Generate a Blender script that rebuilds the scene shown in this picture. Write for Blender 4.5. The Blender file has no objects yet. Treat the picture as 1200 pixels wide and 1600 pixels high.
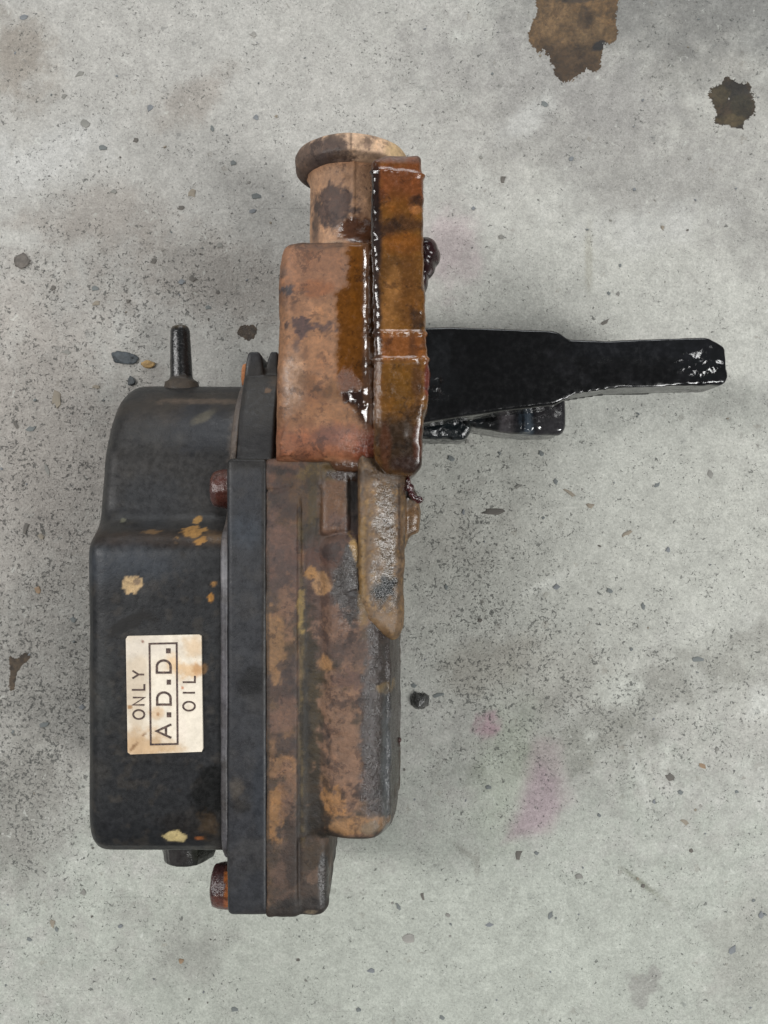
import bpy, bmesh, math, random
import numpy as np
from mathutils import Vector

random.seed(7)
RNG = np.random.default_rng(11)
sc = bpy.context.scene
COL = sc.collection

# ------------------------------------------------------------------ scale
# lengths are worked out in "u" (0.2 mm); the lens is H u above the floor
U = 0.0002
H = 1300.0


def WX(px, z=0.0):
    return (px - 600.0) * (H - z) / H


def WY(py, z=0.0):
    return (800.0 - py) * (H - z) / H


# ------------------------------------------------------------------ camera
cam_d = bpy.data.cameras.new('camera')
cam = bpy.data.objects.new('camera', cam_d)
COL.objects.link(cam)
cam.location = (0, 0, H * U)
cam.rotation_euler = (0, 0, 0)
cam_d.sensor_width = 36.0
cam_d.lens = 36.0 * 1300.0 / 1600.0
cam_d.clip_start = 0.01
cam_d.clip_end = 50.0
sc.camera = cam

# ------------------------------------------------------------------ light
world = bpy.data.worlds.new('World')
sc.world = world
world.use_nodes = True
bg = world.node_tree.nodes['Background']
bg.inputs['Color'].default_value = (0.93, 0.97, 1.0, 1)
bg.inputs['Strength'].default_value = 0.15


def area(name, loc, target, sx, sy, power, color):
    d = bpy.data.lights.new(name, 'AREA')
    d.shape = 'RECTANGLE'
    d.size = sx
    d.size_y = sy
    d.energy = power
    d.color = color
    o = bpy.data.objects.new(name, d)
    COL.objects.link(o)
    o.location = loc
    v = Vector(target) - Vector(loc)
    o.rotation_euler = v.to_track_quat('-Z', 'Y').to_euler()
    return o


area('ceiling_lamp', (1.15, -0.55, 1.55), (0, 0, 0), 0.22, 1.2, 31, (1.0, 1.0, 0.985))
area('ceiling_lamp', (-1.2, 0.25, 1.35), (0, 0, 0), 0.22, 1.2, 21, (1.0, 0.985, 0.97))
area('doorway_light', (0.15, 2.1, 0.95), (0, 0, 0.05), 1.5, 0.8, 21, (0.95, 0.98, 1.0))

vs = sc.view_settings
sc.display_settings.display_device = 'sRGB'
vs.view_transform = 'Standard'
vs.look = 'None'
vs.exposure = 0.0
vs.gamma = 1.0


# ------------------------------------------------------------------ colour + noise
def lin(r, g, b, k=1.0):
    f = lambda c: ((c / 255.0) / 12.92 if c <= 10.3 else (((c / 255.0) + 0.055) / 1.055) ** 2.4)
    return np.array([f(r), f(g), f(b)]) * k


CK = 0.88


def C(r, g, b):
    return lin(r, g, b, CK)


def _hash(ix, iy, iz, seed):
    n = (ix * 374761393 + iy * 668265263 + iz * 2147483647 + seed * 974711) & 0xFFFFFFFF
    n = ((n ^ (n >> 13)) * 1274126177) & 0xFFFFFFFF
    n = n ^ (n >> 16)
    n = (n * 2246822519) & 0xFFFFFFFF
    n = n ^ (n >> 15)
    return (n & 0xFFFFFF) / float(0xFFFFFF)


def vnoise(P, seed=0):
    F = np.floor(P)
    f = P - F
    I = F.astype(np.int64)
    w = f * f * f * (f * (f * 6 - 15) + 10)
    out = np.zeros(len(P))
    for dx in (0, 1):
        wx = w[:, 0] if dx else 1 - w[:, 0]
        for dy in (0, 1):
            wy = w[:, 1] if dy else 1 - w[:, 1]
            for dz in (0, 1):
                wz = w[:, 2] if dz else 1 - w[:, 2]
                out += wx * wy * wz * _hash(I[:, 0] + dx, I[:, 1] + dy, I[:, 2] + dz, seed)
    return out


ROT = np.array([[0.80, 0.36, -0.48], [-0.60, 0.48, -0.64], [0.0, 0.80, 0.60]])


def fbm(P, scale, octv=4, seed=0, gain=0.5):
    Q = (P / scale) @ ROT.T + seed * 17.31
    a, t, s = 1.0, 0.0, np.zeros(len(P))
    for o in range(octv):
        s += a * vnoise(Q, seed + o)
        t += a
        Q = Q * 2.03 + 5.7
        a *= gain
    return s / t


def sstep(a, b, x):
    t = np.clip((x - a) / (b - a), 0, 1)
    return t * t * (3 - 2 * t)


# ------------------------------------------------------------------ materials
def nodes_of(name):
    m = bpy.data.materials.new(name)
    m.use_nodes = True
    nt = m.node_tree
    nt.nodes.clear()
    return m, nt


class NB:
    def __init__(s, nt):
        s.nt = nt

    def n(s, typ, **kw):
        x = s.nt.nodes.new(typ)
        for k, v in kw.items():
            setattr(x, k, v)
        return x

    def l(s, a, b):
        s.nt.links.new(a, b)

    def math(s, op, a, b=None, c=None, clamp=False):
        x = s.n('ShaderNodeMath', operation=op, use_clamp=clamp)
        for i, v in enumerate((a, b, c)):
            if v is None:
                continue
            if isinstance(v, (int, float)):
                x.inputs[i].default_value = v
            else:
                s.l(v, x.inputs[i])
        return x.outputs[0]

    def noise(s, vec, scale, detail=4, rough=0.55, dist=0.0):
        x = s.n('ShaderNodeTexNoise')
        x.inputs['Scale'].default_value = scale
        x.inputs['Detail'].default_value = detail
        x.inputs['Roughness'].default_value = rough
        x.inputs['Distortion'].default_value = dist
        s.l(vec, x.inputs['Vector'])
        return x.outputs['Fac']

    def ramp(s, fac, lo, hi, a=0.0, b=1.0):
        x = s.n('ShaderNodeMapRange', interpolation_type='SMOOTHSTEP')
        s.l(fac, x.inputs['Value'])
        x.inputs['From Min'].default_value = lo
        x.inputs['From Max'].default_value = hi
        x.inputs['To Min'].default_value = a
        x.inputs['To Max'].default_value = b
        return x.outputs[0]

    def mix(s, fac, a, b, blend='MIX'):
        x = s.n('ShaderNodeMix', data_type='RGBA', blend_type=blend)
        if isinstance(fac, (int, float)):
            x.inputs[0].default_value = fac
        else:
            s.l(fac, x.inputs[0])
        for i, v in ((6, a), (7, b)):
            if isinstance(v, (tuple, list, np.ndarray)):
                x.inputs[i].default_value = (v[0], v[1], v[2], 1)
            else:
                s.l(v, x.inputs[i])
        return x.outputs[2]


def painted_material(name, grain=900, var=0.35, bump_dist=0.00025, spec=0.5, metal=0.0, grime=0.0, dust=0.0):
    """colour, roughness, relief and oil film come from the attributes col / surf, finer grain from noise"""
    m, nt = nodes_of(name)
    b = NB(nt)
    tc = b.n('ShaderNodeTexCoord')
    vec = tc.outputs['Object']
    col = b.n('ShaderNodeAttribute', attribute_name='col').outputs['Color']
    srf = b.n('ShaderNodeAttribute', attribute_name='surf')
    sep = b.n('ShaderNodeSeparateColor')
    b.l(srf.outputs['Color'], sep.inputs[0])
    n1 = b.noise(vec, grain, 5, 0.65)
    n2 = b.noise(vec, grain * 0.28, 5, 0.6, 0.4)
    n3 = b.noise(vec, grain * 3.2, 3, 0.6)
    v1 = b.ramp(n1, 0.3, 0.7, 1 - var, 1 + var)
    v2 = b.ramp(n2, 0.3, 0.7, 1 - var * 0.8, 1 + var * 0.8)
    v = b.math('MULTIPLY', v1, v2)
    comb = b.n('ShaderNodeCombineColor')
    for i in range(3):
        b.l(v, comb.inputs[i])
    c2 = b.mix(1.0, col, comb.outputs[0], 'MULTIPLY')
    pits = b.ramp(n3, 0.66, 0.74, 0, 0.4)
    c3 = b.mix(pits, c2, (0.012, 0.009, 0.008))
    if grime > 0:
        q1 = b.noise(vec, 190, 9, 0.72, 0.25)
        q2 = b.noise(vec, 520, 6, 0.7, 0.2)
        gm = b.math('MAXIMUM', b.ramp(q1, 0.545, 0.60, 0, grime), b.ramp(q2, 0.60, 0.66, 0, grime))
        dk = b.mix(1.0, c3, (0.36, 0.34, 0.37), 'MULTIPLY')
        c3 = b.mix(gm, c3, dk)
    if dust > 0:
        mv = b.n('ShaderNodeVectorMath', operation='ADD')
        b.l(vec, mv.inputs[0])
        mv.inputs[1].default_value = (0.37, 0.11, 0.53)
        q3 = b.noise(mv.outputs[0], 230, 9, 0.72, 0.25)
        c3 = b.mix(b.ramp(q3, 0.56, 0.62, 0, dust), c3, b.mix(1.0, c3, (1.55, 1.45, 1.3), 'MULTIPLY'))
    p = b.n('ShaderNodeBsdfPrincipled')
    b.l(c3, p.inputs['Base Color'])
    r = b.math('ADD', sep.outputs[0], b.ramp(n1, 0.3, 0.7, -0.08, 0.08), clamp=True)
    b.l(r, p.inputs['Roughness'])
    p.inputs['Specular IOR Level'].default_value = spec
    p.inputs['Metallic'].default_value = metal
    b.l(sep.outputs[2], p.inputs['Coat Weight'])
    p.inputs['Coat Roughness'].default_value = 0.05
    hgt = b.math('ADD', b.math('MULTIPLY', n1, 0.6), b.math('ADD', b.math('MULTIPLY', n2, 0.9), b.math('MULTIPLY', n3, 0.3)))
    bp = b.n('ShaderNodeBump')
    bp.inputs['Distance'].default_value = bump_dist
    b.l(sep.outputs[1], bp.inputs['Strength'])
    b.l(hgt, bp.inputs['Height'])
    b.l(bp.outputs[0], p.inputs['Normal'])
    b.l(bp.outputs[0], p.inputs['Coat Normal'])
    o = b.n('ShaderNodeOutputMaterial')
    b.l(p.outputs[0], o.inputs[0])
    return m


M_cast = painted_material('rusty_cast_metal', 1000, 0.2, 0.0006, grime=0.7, dust=0.45)
M_black = painted_material('worn_black_paint', 800, 0.16, 0.00035, 0.35, grime=0.4, dust=0.25)
M_oily = painted_material('oily_black_steel', 700, 0.3, 0.0008)
M_label = painted_material('printed_aluminium_plate', 900, 0.06, 0.0001)
M_stone = painted_material('aggregate_stone', 900, 0.25, 0.0004)
M_stain = painted_material('oil_soaked_concrete', 700, 0.34, 0.0010, grime=.5, dust=.5)


def concrete():
    m, nt = nodes_of('worn_concrete')
    b = NB(nt)
    tc = b.n('ShaderNodeTexCoord')
    vec = tc.outputs['Object']
    col = b.n('ShaderNodeAttribute', attribute_name='col').outputs['Color']
    srf = b.n('ShaderNodeAttribute', attribute_name='surf')
    sep = b.n('ShaderNodeSeparateColor')
    b.l(srf.outputs['Color'], sep.inputs[0])
    speck, rough = sep.outputs[0], sep.outputs[1]
    nA = b.noise(vec, 1100, 4, 0.65)          # sand grain
    nB = b.noise(vec, 260, 6, 0.62, 0.3)      # blotches
    nC = b.noise(vec, 75, 5, 0.6, 0.5)
    nD = b.noise(vec, 2300, 2, 0.6)
    v = b.math('MULTIPLY', b.ramp(nA, 0.28, 0.72, 0.88, 1.12), b.ramp(nB, 0.28, 0.72, 0.91, 1.09))
    v = b.math('MULTIPLY', v, b.ramp(nC, 0.3, 0.7, 0.93, 1.07))
    v = b.math('MULTIPLY', v, b.ramp(nD, 0.3, 0.7, 0.9, 1.1))
    mp = b.n('ShaderNodeMapping')
    mp.inputs['Rotation'].default_value = (0, 0, math.radians(-33))
    mp.inputs['Scale'].default_value = (22, 620, 200)
    b.l(vec, mp.inputs['Vector'])
    nS = b.noise(mp.outputs[0], 1.0, 3, 0.6, 1.2)
    v = b.math('MULTIPLY', v, b.ramp(nS, 0.66, 0.74, 1.0, 1.14))
    v = b.math('MULTIPLY', v, b.ramp(nS, 0.26, 0.33, 0.86, 1.0))
    comb = b.n('ShaderNodeCombineColor')
    for i in range(3):
        b.l(v, comb.inputs[i])
    c = b.mix(1.0, col, comb.outputs[0], 'MULTIPLY')
    # dark grit: two sizes of irregular pits, denser where speck is high
    dens = b.noise(vec, 110, 4, 0.6)
    thr_lo = b.math('SUBTRACT', 0.725, b.math('MULTIPLY', speck, 0.16))
    nE = b.noise(vec, 900, 3, 0.55, 0.6)
    e = b.math('SUBTRACT', b.math('ADD', nE, b.math('MULTIPLY', b.math('SUBTRACT', dens, 0.5), 0.22)), thr_lo)
    pitE = b.ramp(e, 0.0, 0.05)
    c = b.mix(b.math('MULTIPLY', pitE, 0.66), c, lin(60, 62, 60))
    nG = b.noise(vec, 1900, 2, 0.5, 0.3)
    g2 = b.math('SUBTRACT', b.math('ADD', nG, b.math('MULTIPLY', b.math('SUBTRACT', dens, 0.5), 0.3)), b.math('SUBTRACT', 0.725, b.math('MULTIPLY', speck, 0.13)))
    c = b.mix(b.ramp(g2, 0.0, 0.05, 0, 0.55), c, lin(58, 60, 58))
    vo = b.n('ShaderNodeTexVoronoi', feature='F1')
    vo.inputs['Scale'].default_value = 210
    wv = b.n('ShaderNodeVectorMath', operation='ADD')
    b.l(vec, wv.inputs[0])
    nz = b.n('ShaderNodeTexNoise')
    nz.inputs['Scale'].default_value = 700
    b.l(vec, nz.inputs['Vector'])
    sc_ = b.n('ShaderNodeVectorMath', operation='SCALE')
    sc_.inputs['Scale'].default_value = 0.0035
    b.l(nz.outputs['Color'], sc_.inputs[0])
    b.l(sc_.outputs[0], wv.inputs[1])
    b.l(wv.outputs[0], vo.inputs['Vector'])
    sepv = b.n('ShaderNodeSeparateColor')
    b.l(vo.outputs['Color'], sepv.inputs[0])
    rad = b.ramp(sepv.outputs[0], 0.35, 1.0, 0.0, 0.26)
    dot = b.ramp(b.math('SUBTRACT', rad, vo.outputs['Distance']), 0.0, 0.08)
    dcol = b.mix(sepv.outputs[1], lin(84, 90, 90), lin(128, 120, 108))
    c = b.mix(b.math('MULTIPLY', dot, b.math('MULTIPLY', sepv.outputs[2], 0.75)), c, dcol)
    # pale chalky flecks
    nF = b.noise(vec, 420, 4, 0.6, 0.8)
    c = b.mix(b.ramp(nF, 0.62, 0.74, 0, 0.45), c, lin(205, 207, 200))
    p = b.n('ShaderNodeBsdfPrincipled')
    b.l(c, p.inputs['Base Color'])
    p.inputs['Roughness'].default_value = 0.82
    p.inputs['Specular IOR Level'].default_value = 0.25
    h = b.math('ADD', b.math('MULTIPLY', nA, 0.6), b.math('MULTIPLY', nB, 0.5))
    h = b.math('SUBTRACT', h, b.math('MULTIPLY', pitE, 0.35))
    h = b.math('SUBTRACT', h, b.math('MULTIPLY', dot, 0.15))
    bp = b.n('ShaderNodeBump')
    bp.inputs['Distance'].default_value = 0.0011
    b.l(rough, bp.inputs['Strength'])
    b.l(h, bp.inputs['Height'])
    b.l(bp.outputs[0], p.inputs['Normal'])
    o = b.n('ShaderNodeOutputMaterial')
    b.l(p.outputs[0], o.inputs[0])
    return m


M_floor = concrete()


def ink_material():
    m, nt = nodes_of('dark_brown_ink')
    b = NB(nt)
    tc = b.n('ShaderNodeTexCoord')
    n1 = b.noise(tc.outputs['Object'], 1500, 4, 0.6)
    p = b.n('ShaderNodeBsdfPrincipled')
    b.l(b.mix(b.ramp(n1, 0.35, 0.75), lin(48, 34, 32), lin(104, 84, 74)), p.inputs['Base Color'])
    p.inputs['Roughness'].default_value = 0.55
    o = b.n('ShaderNodeOutputMaterial')
    b.l(p.outputs[0], o.inputs[0])
    return m


M_ink = ink_material()


# ------------------------------------------------------------------ mesh building
class MB:
    def __init__(s):
        s.v, s.f = [], []

    def add(s, verts, faces):
        k = len(s.v)
        s.v += [tuple(p) for p in verts]
        s.f += [tuple(i + k for i in f) for f in faces]

    def mesh(s, name):
        me = bpy.data.meshes.new(name)
        me.from_pydata([(x * U, y * U, z * U) for x, y, z in s.v], [], s.f)
        me.update()
        bm = bmesh.new()
        bm.from_mesh(me)
        bmesh.ops.recalc_face_normals(bm, faces=bm.faces)
        bm.to_mesh(me)
        bm.free()
        return me


def fillet(pts, r=10.0, n=4, radii=None):
    out = []
    N = len(pts)
    for i in range(N):
        p0, p1, p2 = (np.array(pts[(i + k) % N], float) for k in (-1, 0, 1))
        rr = radii[i] if radii else r
        a, c = p0 - p1, p2 - p1
        la, lc = np.linalg.norm(a), np.linalg.norm(c)
        t = min(rr, la * 0.48, lc * 0.48)
        if t < 0.3:
            out.append(tuple(p1))
            continue
        q0, q2 = p1 + a / la * t, p1 + c / lc * t
        for k in range(n + 1):
            s = k / n
            out.append(tuple((1 - s) ** 2 * q0 + 2 * s * (1 - s) * p1 + s * s * q2))
    return out


def offset(pts, d):
    """move a closed outline inward by d (positive = inward)"""
    P = np.array(pts, float)
    A = 0.5 * np.sum(P[:, 0] * np.roll(P[:, 1], -1) - np.roll(P[:, 0], -1) * P[:, 1])
    sgn = 1.0 if A > 0 else -1.0
    e1 = P - np.roll(P, 1, 0)
    e2 = np.roll(P, -1, 0) - P
    n1 = np.stack([-e1[:, 1], e1[:, 0]], 1) / (np.linalg.norm(e1, axis=1, keepdims=True) + 1e-9)
    n2 = np.stack([-e2[:, 1], e2[:, 0]], 1) / (np.linalg.norm(e2, axis=1, keepdims=True) + 1e-9)
    m = n1 + n2
    m /= np.linalg.norm(m, axis=1, keepdims=True) + 1e-9
    k = 1.0 / np.clip(np.sum(m * n1, axis=1, keepdims=True), 0.5, 1)
    return P + sgn * m * k * d


def rprism(mb, pts, lo, hi, rlo=0.0, rhi=0.0, place=None, K=5):
    """outline swept from lo to hi with rounded rims; place(a, b, t) -> xyz"""
    rings = []
    if rlo > 0:
        for k in range(K + 1):
            a = math.pi / 2 * k / K
            rings.append((offset(pts, rlo * (1 - math.sin(a))), lo + rlo * (1 - math.cos(a))))
    else:
        rings.append((np.array(pts, float), lo))
    if rhi > 0:
        for k in range(K + 1):
            a = math.pi / 2 * k / K
            rings.append((offset(pts, rhi * (1 - math.cos(a))), hi - rhi * (1 - math.sin(a))))
    else:
        rings.append((np.array(pts, float), hi))
    n = len(pts)
    V, F = [], []
    for ring, t in rings:
        for a, b_ in ring:
            V.append(place(a, b_, t))
    for r in range(len(rings) - 1):
        for i in range(n):
            j = (i + 1) % n
            F.append((r * n + i, r * n + j, (r + 1) * n + j, (r + 1) * n + i))
    F.append(tuple(range(n))[::-1])
    F.append(tuple((len(rings) - 1) * n + i for i in range(n)))
    mb.add(V, F)


def zprism(mb, px_pts, ztop, zbot, r=8.0, tilt=None):
    """upright block; its outline was measured at its top"""
    pts = [(WX(x, ztop), WY(y, ztop)) for x, y in px_pts]

    def place(a, b, t):
        k = 0.0
        if tilt:
            k = tilt[0] * (a - pts[0][0]) + tilt[1] * (b - pts[0][1])
        return (a, b, t + k)
    rprism(mb, pts, zbot, ztop, min(r, 6), r, place)


def xprism(mb, yz, x0, x1, r0=0.0, r1=0.0):
    rprism(mb, yz, x0, x1, r0, r1, lambda a, b, t: (t, a, b))


def lathe(mb, prof, org, d, n=28, squash=None, up=(0, 0, 1), hexa=False):
    d = Vector(d).normalized()
    u = Vector(up)
    u = (u - d * u.dot(d)).normalized()
    w = d.cross(u)
    V, F = [], []
    for t, r in prof:
        for k in range(n):
            a = 2 * math.pi * k / n
            rr = r
            if hexa:
                q = (a % (math.pi / 3)) - math.pi / 6
                rr = r * (0.35 + 0.65 * math.cos(math.pi / 6) / math.cos(q))
            p = Vector(org) + d * t + u * (math.cos(a) * rr) + w * (math.sin(a) * rr)
            V.append(tuple(p))
    m = len(prof)
    for i in range(m - 1):
        for k in range(n):
            j = (k + 1) % n
            F.append((i * n + k, i * n + j, (i + 1) * n + j, (i + 1) * n + k))
    F.append(tuple(range(n))[::-1])
    F.append(tuple((m - 1) * n + k for k in range(n)))
    mb.add(V, F)


def link(name, me, mat, parent=None):
    o = bpy.data.objects.new(name, me)
    COL.objects.link(o)
    if mat:
        me.materials.append(mat)
    if parent:
        o.parent = parent
    return o


def solid(name, mb, mat, parent, voxel=2.4, smooth=3, rough_amp=0.8, rough_scale=30):
    """weld the overlapping pieces of a part into one skin, soften it like a casting, make it slightly uneven"""
    me0 = mb.mesh(name)
    tmp = bpy.data.objects.new(name, me0)
    COL.objects.link(tmp)
    md = tmp.modifiers.new('r', 'REMESH')
    md.mode = 'VOXEL'
    md.voxel_size = voxel * U
    if smooth:
        ms = tmp.modifiers.new('s', 'SMOOTH')
        ms.factor = 0.5
        ms.iterations = smooth
    dg = bpy.context.evaluated_depsgraph_get()
    me = bpy.data.meshes.new_from_object(tmp.evaluated_get(dg))
    bpy.data.objects.remove(tmp)
    bpy.data.meshes.remove(me0)
    me.name = name
    n = len(me.vertices)
    co = np.empty(n * 3)
    me.vertices.foreach_get('co', co)
    no = np.empty(n * 3)
    me.vertices.foreach_get('normal', no)
    co = co.reshape(-1, 3)
    no = no.reshape(-1, 3)
    P = co / U
    if rough_amp:
        hgt = (fbm(P, rough_scale, 4, 3) - 0.5) * 2 * rough_amp
        co = co + no * (hgt * U)[:, None]
        me.vertices.foreach_set('co', co.ravel())
    me.shade_smooth()
    me.update()
    return link(name, me, mat, parent)


def displace(o, fn):
    me = o.data
    n = len(me.vertices)
    co = np.empty(n * 3)
    me.vertices.foreach_get('co', co)
    no = np.empty(n * 3)
    me.vertices.foreach_get('normal', no)
    co = co.reshape(-1, 3)
    no = no.reshape(-1, 3)
    co = co + no * (fn(co / U) * U)[:, None]
    me.vertices.foreach_set('co', co.ravel())
    me.update()


# a layer of colour: ('e' ellipse or 'b' box, px, py, rx, ry, colour, strength, dict)
def paint(o, base, surf, layers, znom, mott=(), contrast=0.0, sat=0.92, gain=1.0):
    me = o.data
    n = len(me.vertices)
    co = np.empty(n * 3)
    me.vertices.foreach_get('co', co)
    P = co.reshape(-1, 3) / U
    k = H / (H - znom)
    px, py = 600 + P[:, 0] * k, 800 - P[:, 1] * k
    col = np.tile(np.array(base, float), (n, 1))
    srf = np.tile(np.array(surf, float), (n, 1))
    for i, (sc_, lo, hi, c, s) in enumerate(mott):
        m = sstep(lo, hi, fbm(P, sc_, 5, 31 + i * 7)) * s
        col += (c - col) * m[:, None]
    cache = {}
    for i, L in enumerate(layers):
        kind, x, y, rx, ry, c, s = L[:7]
        kw = L[7] if len(L) > 7 else {}
        if kind == 'p':     # convex outline, x = its corners, y = soft width
            pp = np.array(x, float)
            ar = np.sum(pp[:, 0] * np.roll(pp[:, 1], -1) - np.roll(pp[:, 0], -1) * pp[:, 1])
            sg = 1 if ar > 0 else -1
            d = np.full(n, -1e9)
            for q in range(len(pp)):
                p0, p1 = pp[q], pp[(q + 1) % len(pp)]
                e = (p1 - p0) / np.linalg.norm(p1 - p0)
                d = np.maximum(d, sg * ((px - p0[0]) * e[1] - (py - p0[1]) * e[0]))
            d = 1 + d / y
        else:
            a = math.radians(kw.get('rot', 0))
            dx, dy = px - x, py - y
            u = (dx * math.cos(a) + dy * math.sin(a)) / rx
            v = (-dx * math.sin(a) + dy * math.cos(a)) / ry
            d = np.sqrt(u * u + v * v) if kind == 'e' else np.maximum(np.abs(u), np.abs(v))
        ns = kw.get('ns', 28)
        key = (ns, i % 3)
        if key not in cache:
            cache[key] = (fbm(P, ns, 5, 51 + 13 * (i % 3), 0.6) - 0.5) * 2
        if ns > 8 and ns < 40:
            if 'fine' not in cache:
                cache['fine'] = (fbm(P, 6.0, 3, 211, 0.7) - 0.5) * 2
            d = d + 0.45 * kw.get('n', 0.7) * cache['fine']
        if ns >= 40:
            if 'mid' not in cache:
                cache['mid'] = (fbm(P, 20.0, 4, 223, 0.7) - 0.5) * 2
            d = d + 0.55 * kw.get('n', 0.7) * cache['mid']
        d = d + kw.get('n', 0.7) * cache[key]
        soft = kw.get('soft', 0.22)
        m = (1 - sstep(1 - soft, 1 + soft, d)) * s
        if c is not None:
            col += (c - col) * m[:, None]
        if 'surf' in kw:
            srf += (np.array(kw['surf']) - srf) * (m / max(s, 1e-6))[:, None]
    if contrast:
        g_ = col.mean(axis=1, keepdims=True)
        col = g_ + (col - g_) * sat
        lum = np.clip(col.mean(axis=1, keepdims=True), .004, 1)
        col = col * np.clip((lum / 0.085) ** contrast, .35, 1.8) * gain
    for nm, arr in (('col', col), ('surf', srf)):
        at = me.attributes.new(nm, 'FLOAT_COLOR', 'POINT')
        full = np.ones((n, 4), np.float32)
        full[:, :3] = np.clip(arr, 0, 1)
        at.data.foreach_set('color', full.ravel())


def flat_paint(o, col, surf, jit=0.0):
    paint(o, col, surf, [], 0)


# ================================================================== FLOOR
def floor_z(P):
    return (fbm(P, 160, 4, 5) - 0.5) * 3.0 + (fbm(P, 22, 3, 9) - 0.5) * 1.0 - 1.2


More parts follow.
